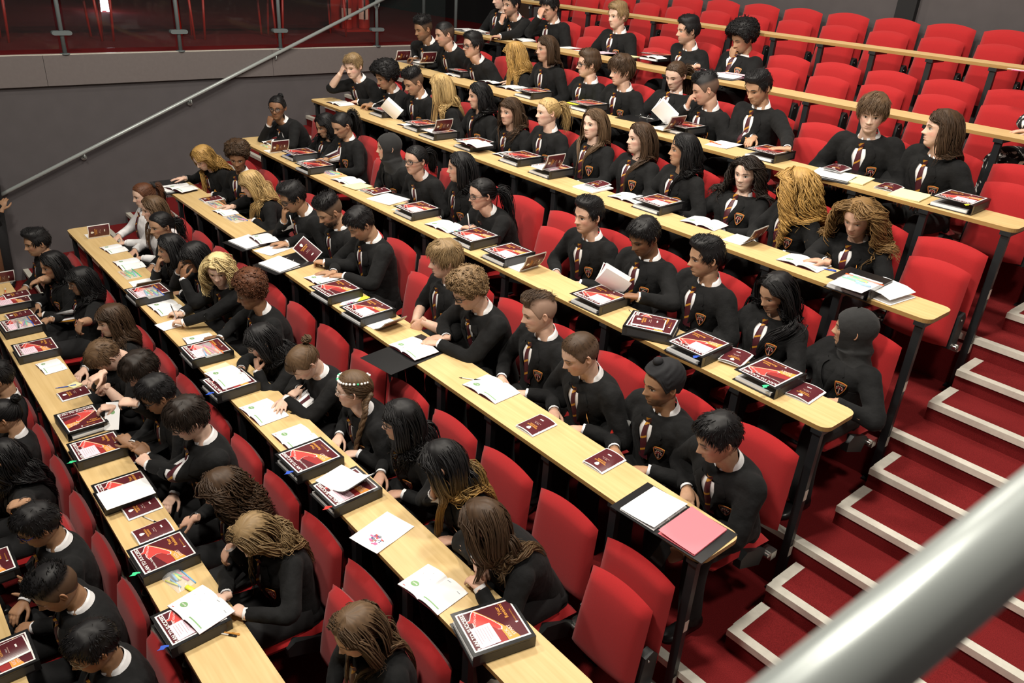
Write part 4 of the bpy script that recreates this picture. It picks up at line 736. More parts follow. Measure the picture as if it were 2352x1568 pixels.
# ------------------------------------------------------------------ who sits where
# row, seat from the right aisle, head in the photograph, turn from the camera, nod, roll
A = person; m, g_ = 0, 1
A(-2, 9, -8, 868, -95, 15, sk=2, hair=('short', 'black'), act='cropped at the left frame edge')
A(-2, 8, 8, 955, -105, 20, f=1, sk=2, hair=('bun', 'black'), act='dark hair in a low bun', hk=dict(), tie=0)
A(-2, 7, 12, 1050, -125, 25, f=1, sk=2, hair=('wavy', 'black'), act='turned away with a hand in the lap', L=('y', 15, 1210, .36, 'relax', (-.5, -.8, -.2)), hk=dict(ln=.36))
A(-2, 5, 88, 1205, -85, 22, sk=3, hair=('short', 'black'), gl='blue', act='wearing blue glasses and looking down at the front', bs=1.04)
A(-2, 4, 128, 1352, -82, 30, sk=3, hair=('fade', 'black'), act='bowing forward with two fingers raised', R=('y', 45, 1345, .42, 'two', (-.35, -.25, .9), (.3, 1, .2)), L=('y', 85, 1425, .44, 'fist', (-.8, -.5, -.1)), bs=1.08)
A(-2, 3, 215, 1485, -80, 20, sk=3, hair=('short', 'black'), gl='thin', act='wearing metal glasses at the bottom edge', bs=1.05)
A(-1, 13, 85, 556, -75, 10, sk=2, hair=('quiff', 'black'), act='looking down, bare forearm by the desk', L=('y', 62, 660, .30, 'relax', (-.6, -.7, -.4)), rolled=(0, 1))
A(-1, 12, 122, 608, -70, 12, f=1, sk=2, hair=('long', 'black'), act='looking down past the desk')
A(-1, 11, 187, 645, -84, 12, f=1, sk=2, hair=('wavy', 'black'), gl='thin', act='hand hanging from a maroon cuff, wearing glasses', L=('y', 148, 790, .30, 'relax', (-.2, -.3, -.9), (.3, -1, 0)), R=('y', 100, 735, .33, 'relax', (-.7, -.6, -.2)), rolled=(0, 1), hk=dict(ln=.36))
A(-1, 9, 258, 735, -78, 8, sk=6, hair=('shag', 'brown'), act='looking straight ahead', hk=dict(ln=.22, fringe=.12))
A(-1, 8, 243, 818, -72, 58, sk=6, hair=('short', 'mid'), act='bowing over crossed bare forearms', R=('y', 212, 870, .30, 'relax', (.2, -.9, -.2)), L=('y', 228, 895, .33, 'fist', (-.7, -.4, -.5)), rolled=(1, 1), op=.1)
A(-1, 7, 325, 850, -70, 34, sk=6, hair=('mop', 'dark'), act='holding up a white pamphlet', R=('y', 238, 935, .30, 'grip', (-.2, -.9, .1)), L=('y', 283, 922, .31, 'grip', (-.7, -.6, .0)), op=.2, hk=dict(fringe=.06))
A(-1, 6, 362, 905, -80, 26, sk=3, hair=('short', 'black'), gl='rect', act='gesturing with both hands', R=('y', 285, 1005, .30, 'relax', (-.8, -.3, .4)), L=('y', 320, 1030, .34, 'relax', (-.5, -.4, .6)))
A(-1, 5, 433, 962, -78, 24, sk=6, hair=('mop', 'dark'), gl='rect', act='holding a maroon booklet over the desk', L=('y', 325, 1052, .30, 'grip', (-.95, -.2, .25)), op=.4, hk=dict(fringe=.05))
A(-1, 4, 512, 1122, -82, 20, f=1, sk=0, hair=('curlylong', 'brown'), gl='rect', act='wearing glasses, hands below the desk edge', R=('y', 425, 1197, .33, 'relax', (-.6, -.6, -.4)), L=('y', 515, 1278, .36, 'relax', (-.1, -.5, -.8)), hk=dict(ln=.26, vol=.035))
A(-1, 3, 585, 1228, -52, 42, f=1, sk=6, hair=('wavy', 'sandy'), act='reading an open booklet held in both hands', R=('d', 488, 1378, .05, 'flat', -.2, -1), L=('d', 540, 1398, .04, 'grip', -.9, -.3), op=.1, hk=dict(ln=.40, part=.0), tie=1)
A(-1, 1, 822, 1448, -62, 25, f=1, sk=0, hair=('long', 'mid'), act='head tilted down at the bottom edge', hk=dict(ln=.42, part=-.05), op=.4)
A(0, 13, 330, 448, -75, 10, f=1, sk=6, hair=('pony', 'auburn'), act='hair tied with a black bow', extra='bow', wear='white shirt and tie', blazer=0, badge=0, hk=dict(ln=.22))
A(0, 12, 352, 480, -75, 6, f=1, sk=0, hair=('long', 'mid'), act='sitting behind the standing booklet', wear='white shirt with striped tie', blazer=0, badge=0, hk=dict(ln=.38))
A(0, 11, 370, 517, -62, 10, f=1, sk=2, hair=('tied', 'black'), act='leaning to the desk with dark hair tied', hk=dict(ln=.25))
A(0, 10, 392, 570, -80, 8, f=1, sk=2, hair=('long', 'black'), act='fingers at the lips', R=('h', (.03, .50, -.36), 'relax'), hk=dict(ln=.46))
A(0, 9, 448, 590, -72, 24, f=1, sk=4, hair=('long', 'black'), gl='rect', act='raising both hands to the glasses', R=('h', (.30, .52, -.10), 'relax'), L=('h', (-.28, .60, -.05), 'relax'), hk=dict(ln=.22))
A(0, 8, 502, 618, -12, 16, f=1, sk=6, hair=('bob', 'pale'), act='leaning across the desk holding a pen', R=('d', 398, 718, .04, 'grip', -.9, -.6), L=('d', 395, 743, .04, 'relax', -.95, -.4), hk=dict(ln=.13, part=.1, fringe=.02), op=.55)
A(0, 7, 577, 672, -85, 16, f=1, sk=4, hair=('afropuff', 'auburn'), act='reading with a hand on the open booklet', R=('d', 487, 775, .03, 'flat', -.9, -.5), op=.4)
A(0, 6, 602, 783, -84, 24, f=1, sk=1, hair=('long', 'black'), gl='rect', act='propping the cheek on a wrist', L=('h', (-.30, .40, -.33), 'fist'), R=('d', 530, 852, .03, 'flat', -.4, -.9), hk=dict(ln=.40))
A(0, 5, 697, 832, -55, 46, f=1, sk=6, hair=('bun', 'mid'), act='bowing over folded hands and an open booklet', L=('d', 648, 930, .04, 'flat', .6, -.6), R=('d', 672, 905, .06, 'fist', .3, -.8), op=.1, hk=dict(fringe=.14))
A(0, 4, 812, 893, -98, 6, f=1, sk=6, hair=('braid', 'mid'), gl='thin', act='long braid and a crown of small white flowers', extra='flowers')
A(0, 3, 922, 965, -90, 8, f=1, sk=1, hair=('long', 'black'), gl='rect', act='wearing glasses and looking ahead', hk=dict(ln=.42))
A(0, 2, 1018, 1062, -100, 26, f=1, sk=1, hair=('long', 'black'), act='chin propped on a fist', R=('h', (.06, .48, -.48), 'fist'), hk=dict(ln=.44, tip='golden'))
A(0, 1, 1112, 1203, -108, 26, f=1, sk=0, hair=('long', 'brown'), gl='round', act='leaning forward on folded arms', L=('d', 1085, 1330, .05, 'relax', -.9, .15), R=('d', 1105, 1305, .08, 'relax', .8, -.3), hk=dict(ln=.36, tip=(.13, .08, .04), part=.0))
A(1, 13, 467, 362, -52, 34, f=1, sk=6, hair=('wavy', 'golden'), act='leafing through a raised booklet', R=('d', 408, 410, .04, 'flat', -.5, -.8), op=.2, hk=dict(ln=.42))
A(1, 12, 547, 362, -12, 16, f=1, sk=4, hair=('afropuff', 'brown'), act='half hidden behind the neighbour')
A(1, 11, 577, 422, -84, 22, f=1, sk=6, hair=('long', 'blond'), act='pointing at a page beside the pencil cases', R=('d', 520, 473, .03, 'flat', -.8, -.5), op=.3, hk=dict(ln=.44))
A(1, 9, 673, 452, -70, 26, sk=3, hair=('quiff', 'black'), gl='rect', act='holding a pen to the lips', R=('h', (.05, .54, -.33), 'relax'), op=.3)
A(1, 8, 757, 484, -64, 30, sk=2, hair=('fade', 'black'), act='bearded, holding a maroon booklet', beard=.85, R=('d', 640, 558, .03, 'flat', -.8, -.5), L=('d', 730, 600, .05, 'grip', -.9, -.2), op=.2)
A(1, 7, 828, 513, -64, 36, sk=2, hair=('short', 'black'), act='reading with a hand on the open booklet', L=('d', 772, 632, .03, 'flat', -.8, -.5), R=('d', 745, 625, .03, 'flat', -.7, -.6), op=.1)
A(1, 5, 1022, 597, -80, 8, sk=0, hair=('mop', 'sandy'), act='sleeves pushed up, looking ahead', L=('y', 955, 755, .28, 'relax', (-.4, -.5, -.8), (.4, -1, 0)), rolled=(1, 1))
A(1, 4, 1077, 666, -66, 30, sk=0, hair=('curlyshort', 'light'), gl='rect', act='following a line in the open booklet', L=('d', 985, 786, .035, 'flat', -.8, -.5), R=('d', 1000, 775, .035, 'flat', -.6, -.6), op=.3)
A(1, 3, 1238, 716, -70, 14, sk=0, hair=('undercut', 'brown'), act='looking down, arms at the sides', op=.45)
A(1, 2, 1332, 812, -60, 24, sk=0, hair=('crop', 'brown'), act='leaning forward, looking down', op=.25, bs=1.02)
A(1, 1, 1522, 880, -55, 8, sk=3, hair=('short', 'black'), act='wearing a black patka', turban=1, beard=.75, bs=1.02)
A(1, 0, 1650, 1005, -58, 22, sk=2, hair=('short', 'black'), act='bending over the ring binder with a phone under the desk', L=('y', 1540, 1275, .20, 'grip', (-.75, -.55, -.4), (.2, -1, .4)), R=('lap', 1), op=.4)
A(2, 13, 637, 247, -18, 6, f=1, sk=4, hair=('bun', 'black'), gl='round', act='cheek resting on one hand', R=('h', (.26, .30, -.42), 'fist'), L=('d', 620, 325, .03, 'flat', -.95, -.1))
A(2, 12, 748, 288, -60, 20, f=1, sk=2, hair=('long', 'black'), act='half hidden behind the neighbour', hk=dict(ln=.46))
A(2, 11, 785, 287, -55, 26, f=1, sk=2, hair=('pony', 'black'), act='reading with a hand on the booklet', R=('d', 735, 366, .03, 'flat', -.8, -.5), op=.2, hk=dict(ln=.30))
A(2, 9, 892, 338, -76, 4, f=1, sk=1, scarf=1, act='looking ahead', wear='black headscarf and blazer')
A(2, 8, 955, 367, -50, 4, f=1, sk=1, hair=('pony', 'black'), gl='rect', act='wearing glasses, lips parted', hk=dict(ln=.26))
A(2, 7, 1057, 384, -80, 4, f=1, sk=1, hair=('long', 'black'), act='looking toward the front', hk=dict(ln=.46))
A(2, 6, 1107, 445, -64, 8, f=1, sk=1, hair=('tied', 'black'), gl='rect', act='writing in an open booklet', R=('d', 1068, 521, .03, 'grip', -.9, -.4), L=('d', 1075, 525, .02, 'flat', -.95, .1))
A(2, 4, 1352, 494, -50, 6, sk=1, hair=('quiff', 'black'), act='leaning back with lowered eyes', op=.6)
A(2, 3, 1480, 543, -45, 26, sk=4, hair=('short', 'black'), act='holding a maroon booklet open', L=('d', 1440, 678, .07, 'grip', -.8, -.35), R=('y', 1385, 672, .34, 'grip', (-.4, -.9, .1)), op=.2)
A(2, 2, 1622, 590, -66, 10, sk=2, hair=('quiff', 'black'), act='looking over the neighbour', op=.55)
A(2, 1, 1783, 672, -44, 20, f=1, sk=2, hair=('long', 'black'), act='looking down at the binder', op=.4, hk=dict(ln=.50, part=.05))
A(2, 0, 1962, 756, -88, 4, f=1, sk=2, scarf=1, act='facing the front with hands in the lap', wear='black headscarf and blazer', bs=1.04)
A(3, 13, 812, 152, -38, 16, sk=6, hair=('short', 'sandy'), act='temple resting on a bent wrist', R=('h', (.36, .30, .0), 'fist'), L=('d', 815, 233, .03, 'flat', -.95, -.1), rolled=(1, 0), op=.5)
A(3, 12, 886, 176, -62, 22, sk=2, hair=('afro', 'black'), act='holding a booklet in both hands', L=('d', 848, 243, .05, 'grip', -.9, -.3), R=('d', 838, 240, .05, 'grip', -.8, -.4), op=.2)
A(3, 11, 950, 188, -60, 26, sk=2, hair=('fade', 'black'), act='reading a raised booklet', op=.2)
A(3, 10, 1013, 200, -116, 10, f=1, sk=6, hair=('long', 'blond'), act='long hair covering the turned face', hk=dict(ln=.50))
A(3, 9, 1100, 220, -70, 5, f=1, sk=1, hair=('wavy', 'black'), act='sitting upright', hk=dict(ln=.40))
A(3, 8, 1172, 256, -45, 4, f=1, sk=1, hair=('long', 'brown'), act='looking to the front', hk=dict(ln=.40, fringe=.06))
A(3, 7, 1258, 257, -66, 4, f=1, sk=6, hair=('pony', 'blond'), act='wearing a grey jumper under the blazer', jump=1, hk=dict(ln=.26))
A(3, 6, 1365, 285, -44, 0, f=1, sk=6, hair=('long', 'mid'), act='smiling toward the front', sm=.6, hk=dict(ln=.48))
A(3, 5, 1470, 318, -64, 0, f=1, sk=6, hair=('long', 'brown'), act='attending to the front', hk=dict(ln=.48))
A(3, 4, 1570, 345, -74, 0, f=1, sk=2, hair=('wavy', 'black'), act='facing the front', hk=dict(ln=.40))
A(3, 3, 1715, 398, -25, 6, f=1, sk=6, hair=('curlylong', 'dark'), act='smiling broadly', sm=1, hk=dict(ln=.24, vol=.035))
A(3, 2, 1832, 428, -108, 10, f=1, sk=6, hair=('curlylong', 'golden'), act='turned away under loose curls', hk=dict(ln=.30, vol=.055))
A(3, 1, 1972, 500, -20, 20, f=1, sk=1, hair=('curlylong', (.21, .12, .045)), act='reading with a flat hand on the page', R=('d', 1872, 597, .03, 'flat', -.95, -.3), op=.45, hk=dict(ln=.26, vol=.075))
A(4, 13, 972, 66, -55, 16, sk=3, hair=('fade', 'black'), act='holding a raised booklet', beard=.5, R=('d', 944, 134, .04, 'grip', -.9, -.3), op=.2)
A(4, 12, 1021, 78, -65, 14, sk=1, hair=('crop', 'black'), act='leaning toward the desk', beard=.3)
A(4, 11, 1086, 104, -60, 5, sk=1, hair=('parted', 'black'), gl='rect', act='wearing glasses, glancing to the front')
A(4, 10, 1183, 125, -114, 16, f=1, sk=6, hair=('wavy', 'golden'), act='hand on an open booklet, face hidden by hair', R=('d', 1163, 187, .03, 'flat', -.9, -.4), hk=dict(ln=.44))
A(4, 9, 1255, 112, -60, 4, f=1, sk=1, hair=('long', 'brown'), act='looking ahead', hk=dict(ln=.32))
A(4, 8, 1352, 147, -76, 4, sk=0, hair=('parted', 'brown'), gl='rect', act='wearing dark glasses')
A(4, 7, 1428, 163, -64, 8, sk=0, hair=('mop', 'brown'), act='looking toward the stage', hk=dict(fringe=.05))
A(4, 6, 1552, 173, -34, 20, f=1, sk=6, hair=('tied', 'brown'), act='grey jumper with pins, reading a booklet', jump=1, op=.2)
A(4, 5, 1620, 204, -76, 22, sk=1, hair=('mohawk', 'black'), act='rubbing the nose with one hand', R=('h', (.05, .55, -.16), 'cheek'), op=.1)
A(4, 4, 1742, 200, -40, 26, sk=2, hair=('quiff', 'black'), act='one hand flat on a binder, the other raised', R=('d', 1722, 322, .05, 'relax', .2, -.9), L=('d', 1785, 343, .07, 'flat', -.8, -.4), op=.2)
A(4, 2, 2004, 262, -4, 10, sk=6, hair=('mop', 'mid'), act='looking toward the camera', hk=dict(fringe=.03), op=.6, bs=1.06)
A(4, 1, 2163, 297, -72, 0, sk=0, hair=('shag', 'brown'), act='gazing left across the hall', hk=dict(ln=.20, fringe=.0))
A(5, 13, 1150, -6, -60, 16, sk=6, hair=('short', 'mid'), act='partly hidden at the top edge')
A(5, 12, 1174, 10, -48, 10, sk=1, hair=('short', 'black'), act='hand at the chin, arm across the desk', R=('h', (.05, .50, -.42), 'fist'), L=('d', 1135, 84, .03, 'relax', -.95, -.2), beard=.5)
A(5, 11, 1263, 18, -44, 22, sk=1, hair=('short', 'black'), act='forehead resting in one hand', R=('h', (-.02, .52, .12), 'cheek'), op=.1)
A(5, 9, 1419, 36, -50, 8, sk=6, hair=('parted', 'sandy'), act='grey jumper under the blazer', jump=1)
A(5, 7, 1580, 70, -66, 8, sk=1, hair=('parted', 'black'), act='fingers on a small booklet', beard=.35, R=('d', 1583, 153, .03, 'flat', -.6, -.6))
A(5, 6, 1706, 88, -50, 26, sk=2, hair=('afro', 'black'), act='cheek and mouth held in one hand', R=('h', (.02, .50, -.26), 'cheek'), op=.1)
A(5, 0, 2500, 172, -50, 10, f=1, sk=0, hair=('long', 'brown'), act='at the right frame edge', floral=1, tie=0, badge=0, R=('d', 2347, 300, .02, 'flat', -.9, -.4), hk=dict(ln=.3))
# ------------------------------------------------------------------ seats, then people
occ = {(q['i'], q['s']) for q in PEOPLE}
for i in range(-2, 7):
    for s in range(0 if i > -2 else 2, 14 if i > -2 else 11): build_seat(i, s, (i, s) not in occ)
for (i, s), r in SEATS.items():
    where = '%s from right aisle, %s row' % (NTH[s], ORD[i] if i < 6 else 'topmost')
    tag(r, ('occupied red tip-up seat, %s' if (i, s) in occ else 'empty folded red tip-up seat, %s') % where, 'seat', 'red tip-up seats in use' if (i, s) in occ else 'empty red tip-up seats')
for q in PEOPLE: prep(q)
BL = fuse([blazer_raw(q) for q in PEOPLE], [.0135]*len(PEOPLE), 3, .5)
for q, (bv, bf) in zip(PEOPLE, BL): finish(q, bv, bf, 'seat %s, %s row' % (NTH[q['s']], ORD[q['i']]))
# ------------------------------------------------------------------ things on the desks
def put(r, i, px, py, z, rot=0.): p = on_plane(px, py, 2, i*HH+z); r.location = p; r.rotation_euler = (0, 0, math.radians(rot)); return r
BW, BH, BT = .262, .298, .062
def cover_print(w, h, z):
    """printed cover, up = -y (towards the stage), built flat in thin layers"""
    g = MB(); s = lambda P: np.asarray(P, float)*[w/2, h/2]*np.array([-1, -1])   # reader frame: u right, v up
    def poly(P, lay, mi): P = s(P); g.add(np.c_[P, np.full(len(P), z+lay*.00022)], np.arange(len(P))[None], mi=mi)
    poly([(-1, -1), (1, -1), (1, 1), (-1, 1)], 0, 0); poly([(-.93, -.945), (.93, -.945), (.93, .945), (-.93, .945)], 1, 1)
    t = np.linspace(0, 1, 16); arc = np.c_[-.93+1.86*t, -.64+1.02*t**1.6*0+.98*t**1.25]; arc2 = np.c_[-.93+1.86*t, -.22+.60*t**2.2]
    poly(np.r_[arc, [(.93, .38)], arc2[::-1]], 2, 2); poly(np.r_[[(-.93, -.20)], np.c_[-.93+1.0*t, -.20+.02*t], [(.10, .10)], [(-.05, .34)], [(-.93, .10)]], 2, 5)
    boot = np.array([(.90, .40), (.55, .15), (.10, -.10), (-.18, -.23), (-.32, -.18), (-.26, -.06), (-.02, .08), (.05, .22), (-.02, .42), (-.12, .56), (.10, .60), (.36, .58), (.42, .72), (.50, .74), (.52, .62), (.78, .50)])
    c = boot.mean(0); poly(c+(boot-c)*1.07+[0, .0], 3, 0); poly(boot, 4, 3)
    def txt(tx, size, u, v, mi, rot=0., lay=5, bold=.0, sx=1.):
        V, F = text_mesh(tx, size, 0, 0, 0, rot=rot, bold=bold, sx=sx); V[:, :2] *= -1; V[:, 0] -= u*w/2; V[:, 1] -= v*h/2; V[:, 2] = z+lay*.00022; g.add(V, F, mi=mi)
    txt('PLAN TO SUCCEED!', .0255, .0, .80, 0, bold=.0006); txt('Revision Folder', .0155, -.46, .52, 0); txt('YES YOU CAN', .014, .46, .47, 0, rot=-.42); txt('Your', .024, .55, -.42, 4, bold=.0004); txt('Revision!', .024, .50, -.58, 4, bold=.0004); txt('KICK', .021, -.60, -.33, 6, rot=.14, bold=.0006); txt('START', .021, -.50, -.48, 6, rot=.16, bold=.0006); txt('HIGHFIELDS SCHOOL', .008, .15, -.80, 4)
    k = np.array([(-.04, .05), (.04, .05), (.04, 0), (0, -.06), (-.04, 0)])+[-.22, -.80]; poly(k, 5, 0)
    return g.mesh('cover_print', ['white_print', 'maroon_print', 'orange_print', 'red_print', 'gold_print', 'dark_red_print', 'pale_print'], False)
COVER = cover_print(BW*.86, BH*.90, BT+.0006)
def binder_mesh():
    g = MB(); x0, x1, y0, y1 = -BW/2, BW/2, -BH/2, BH/2
    g.box((x0, y0, 0), (x1, y1, .003)); g.box((x0, y0, BT-.003), (x1, y1, BT)); g.box((x1-.003, y0, 0), (x1, y1, BT)); P = [g.mesh('covers', 'binder_black', False)]
    g = MB(); g.box((x0+.012, y0+.010, .004), (x1-.03, y1-.010, .020)); P.append(g.mesh('pages', 'paper', False))
    g = MB(); g.box((x0-.0, y1+.0002, .006), (x1-.01, y1+.001, .009)); g.box((x1+.0003, y0+.03, .012), (x1+.0008, y1-.03, BT-.01)); P.append(g.mesh('spine_pocket', 'inner_board', False))
    return P
BIND = binder_mesh()
g = MB(); g.add(np.array([(-.012, -.055, 0), (.105, -.050, 0), (.100, .045, 0), (-.016, .040, 0)])+[0, -.05, BT+.0024], np.arange(4)[None])
for k in range(6): g.box((.0, -.088+.012*k, BT+.0025), (.085-.011*(k % 3), -.086+.012*k, BT+.0028), 1)
NOTE = g.mesh('note', ['pink_note', 'grey_card'], False)
def tag_mesh(m): g = MB(); g.prism(np.array([(0, 0), (.010, .004), (.016, -.008), (.030, -.010), (.036, -.022), (.044, -.036), (.030, -.030), (.014, -.034), (.006, -.020)]), 0, .0012); return g.mesh('boot_tag', m, False)
TAGM = {c: tag_mesh(c+'_plastic') for c in ('green', 'blue', 'red', 'yellow')}
ITEMS = {}
def label_item(r, kind, cat, desc, i, grp):
    k = ITEMS.setdefault((i, cat), []); k.append((r, desc, kind)); r['category'] = cat; r['group'] = grp
def binder(i, px, py, rot=0, note=0, tagc=None, dz=0., desc=None, cover=1):
    r = empty('ring_binder', (0, 0, 0)); put(r, i, px, py, .001+dz, rot); par = [link(m_.name, m_, r) for m_ in BIND]
    if cover: link('cover_print', COVER, par[0])
    if note: o = link('note', NOTE, r)
    if tagc: o = link('boot_tag', TAGM[tagc], r); o.location = (BW/2-.03 if note else BW/2-.05, -BH/2+.004, BT+.001 if not note else BT+.001); o.rotation_euler = (0, 0, -.9)
    label_item(r, 'binder', 'binder', desc or ('black revision binder%s%s' % (' with a pink note' if note else ' with printed cover', ', %s clip' % tagc if tagc else '')), i, 'revision binders'); return r
PW, PH = .138, .196
def booklet_cover(w, h):
    g = MB(); g.add(np.array([(-w/2, -h/2, 0), (w/2, -h/2, 0), (w/2, h/2, 0), (-w/2, h/2, 0)]), np.arange(4)[None], mi=0); k = .93
    g.add(np.array([(-w/2*.92, -h/2*k, .0002), (w/2*.86, -h/2*k, .0002), (w/2*.86, h/2*k, .0002), (-w/2*.92, h/2*k, .0002)]), np.arange(4)[None], mi=1)
    for v, tx, size, mi, b_ in ((.36, 'HIGHFIELDS', .0135, 2, .0003), (.22, 'SCHOOL', .0135, 2, .0003), (-.02, 'Year 11', .009, 0, 0), (-.12, 'Revision Guide', .0075, 3, 0)):
        V, F = text_mesh(tx, size, 0, 0, 0, bold=b_); V[:, :2] *= -1; V[:, 1] -= v*h/2; V[:, 0] -= .0; V[:, 2] = .0005; g.add(V, F, mi=mi)
    c = np.array([(-.012, .010), (-.006, .014), (0, .0155), (.006, .014), (.012, .010), (.010, -.004), (0, -.015), (-.010, -.004)])*[-1, -1]-[0, .60*h/2]; g.add(np.c_[c, np.full(8, .0005)], np.arange(8)[None], mi=0)
    g.box((-.018, .50*h/2-.004, .0004), (.006, .50*h/2+.004, .0006), 0); g.box((-w/2*.92, .03*h/2, .0003), (w/2*.86, .03*h/2+.0006, .0005), 3); g.box((-w/2*.92, .33*h/2, .0003), (w/2*.86, .33*h/2+.0006, .0005), 3)
    for yy in (-.45, .35): g.box((w/2*.84, yy*h/2, .0004), (w/2*.93, yy*h/2+.004, .0007), 0)
    return g
_bc = booklet_cover(PW, PH)
CM = ['white_print', 'maroon_print', 'gold_print', 'pale_print']
def sheet(w, h, fx, z=0., n=14, th=.0006):
    g = MB(); x = np.linspace(-w/2, w/2, n); P = np.array([[(a, y, z+fx(np.array([a]))[0]) for a in x] for y in (-h/2, h/2)]); g.grid(P); P2 = P-[0, 0, th]; g.grid(P2[:, ::-1]); return g
f1 = lambda x: .004+.010*np.sin(np.clip((PW/2-x)/PW, 0, 1)*PI)**.8+.004*np.clip((PW/2-x)/PW, 0, 1)
def cover_strip(w, h, fx, z):
    """bent copy of the booklet cover: base sheets as strips, the print on top"""
    g = MB(); x = np.linspace(-w/2, w/2, 15)
    g.grid(np.array([[(a, y, z+fx(np.array([a]))[0]) for a in x] for y in (-h/2, h/2)]), mi=0); x2 = np.linspace(-w/2*.92, w/2*.86, 15); g.grid(np.array([[(a, y, z+.0003+fx(np.array([a]))[0]) for a in x2] for y in (-h/2*.93, h/2*.93)]), mi=1)
    vs = _bc; off = 0
    for k, v in enumerate(vs.v):
        if k >= 2:
            vv = v.copy(); vv[:, 2] += z+.0004+fx(vv[:, 0]); sel = [(f-off, m_) for f, m_ in zip(vs.f, vs.m) if f.min() >= off and f.max() < off+len(v)]
            for f, m_ in sel: g.add(vv, f, mi=int(m_[0]))
        off += len(v)
    return g
BK = {}
BK['pages'] = (lambda g: g.mesh('pages', 'paper', False))((lambda g: (g.grid(np.array([[(a, y, max(.0008, f1(np.array([a]))[0]-.0012)) for a in np.linspace(-PW/2, PW/2, 12)] for y in (-PH/2, PH/2)])), g.grid(np.array([[(a, y, .0006) for a in np.linspace(-PW/2, PW/2, 12)] for y in (PH/2, -PH/2)])), g)[-1])(MB()))
BK['cover'] = cover_strip(PW, PH, f1, 0).mesh('cover', CM, False)
def booklet(i, px, py, rot=0, dz=0., desc='closed maroon booklet'):
    r = empty('booklet', (0, 0, 0)); put(r, i, px, py, .001+dz, rot); link('cover', BK['cover'], r); link('pages', BK['pages'], r); label_item(r, 'booklet', 'booklet', desc, i, 'revision booklets'); return r
def page_print(side):
    g = MB(); fx = fo if side > 0 else fo2
    def strip(x0, x1, y0, y1, mi): x = np.linspace(x0, x1, 8); g.grid(np.array([[(a, y, fx(np.array([a]))[0]+.0006) for a in x] for y in (y0, y1)]), mi=mi)
    if side > 0:   # the reader's left page: green bar near the top
        strip(.018, .118, -PH/2+.020, -PH/2+.027, 0); strip(.10, .12, .06, .063, 1); strip(.02, .045, .075, .078, 1)
    else:
        t = np.linspace(0, 2*PI, 25)[:-1]; c = np.array([-.075, -.045]); P = np.c_[c[0]+.024*np.cos(t), c[1]+.017*np.sin(t)]; g.add(np.c_[P, fo2(P[:, 0])+.0007], np.arange(24)[None], mi=0)
        V, F = text_mesh('Revise', .0125, 0, 0, 0, bold=.0002); V[:, :2] *= -1; V[:, :2] += c; V[:, 2] = fo2(V[:, 0])+.0011; g.add(V, F, mi=2); strip(-.118, -.10, -PH/2+.012, -PH/2+.016, 3)
        for (a, b_) in ((-.04, .02), (-.1, .03), (-.06, .06)): strip(a-.002, a+.002, b_, b_+.003, 1)
    return g.mesh('page_print', ['ink_green', 'ink_grey', 'white_print', 'ink_red'], False)
fo = lambda x: .003+.016*np.sin(np.clip(np.abs(x)/PW, 0, 1)**.6*PI)*1.0
fo2 = lambda x: .003+.013*np.sin(np.clip(np.abs(x)/PW, 0, 1)**.6*PI)*1.0
def half(sgn, fx, name, m_, z=0.): g = MB(); x = np.linspace(0, sgn*PW, 14); g.grid(np.array([[(a, y, z+fx(np.array([a]))[0]) for a in x] for y in (-PH/2, PH/2)])); g.grid(np.array([[(a, y, max(.0006, z+fx(np.array([a]))[0]-.003)) for a in x] for y in (PH/2, -PH/2)])); g.grid(np.array([[(sgn*PW, y, zz+z) for zz in (max(.0006, fx(np.array([sgn*PW]))[0]-.003), fx(np.array([sgn*PW]))[0])] for y in (-PH/2, PH/2)])); return g.mesh(name, m_, False)
BK['lp'] = half(1, fo, 'page', 'paper'); BK['rp'] = half(-1, fo2, 'page', 'paper'); BK['lpp'] = page_print(1); BK['rpp'] = page_print(-1)
g = MB(); g.box((-PW-.001, -PH/2-.001, 0), (PW+.001, PH/2+.001, .0008)); BK['back'] = g.mesh('cover', 'maroon_print', False)
def open_book(i, px, py, rot=0, dz=0., desc='open white booklet', sc=1.):
    r = empty('booklet', (0, 0, 0)); put(r, i, px, py, .001+dz, rot); r.scale = (sc, sc, sc); link('cover', BK['back'], r); a = link('page', BK['lp'], r); link('page_print', BK['lpp'], a); a = link('page', BK['rp'], r); link('page_print', BK['rpp'], a); label_item(r, 'open', 'booklet', desc, i, 'revision booklets'); return r
BK['flatcover'] = cover_strip(PW, PH, lambda x: 0*x, .0).mesh('cover', CM, False)
fl = lambda x: .012*np.sin(np.clip((x+PW/2)/PW, 0, 1)*PI)
BK['curvecover'] = cover_strip(PW, PH, fl, .0).mesh('cover', CM, False)
g = sheet(PW, PH, fl, -.0012); BK['inner'] = g.mesh('page', 'paper', False)
BK['flatpages'] = (lambda g: (g.box((-PW/2, -PH/2, 0), (PW/2, PH/2, .004)), g.mesh('pages', 'paper', False))[-1])(MB())
def standing(i, px, py, rot=0, dz=0., ang=65, desc='half-open maroon booklet standing on its spine', pic=1, z0=.0):
    """spine along y at x=0; the reader's right half lies flat towards -x, the front cover half rises at ang towards +x"""
    r = empty('booklet', (0, 0, 0)); put(r, i, px, py, .001+dz, rot); o = link('pages', BK['flatpages'], r); o.location = (-PW/2, 0, 0); empty_mesh_part(r, ang); label_item(r, 'standing', 'booklet', desc, i, 'revision booklets'); return r
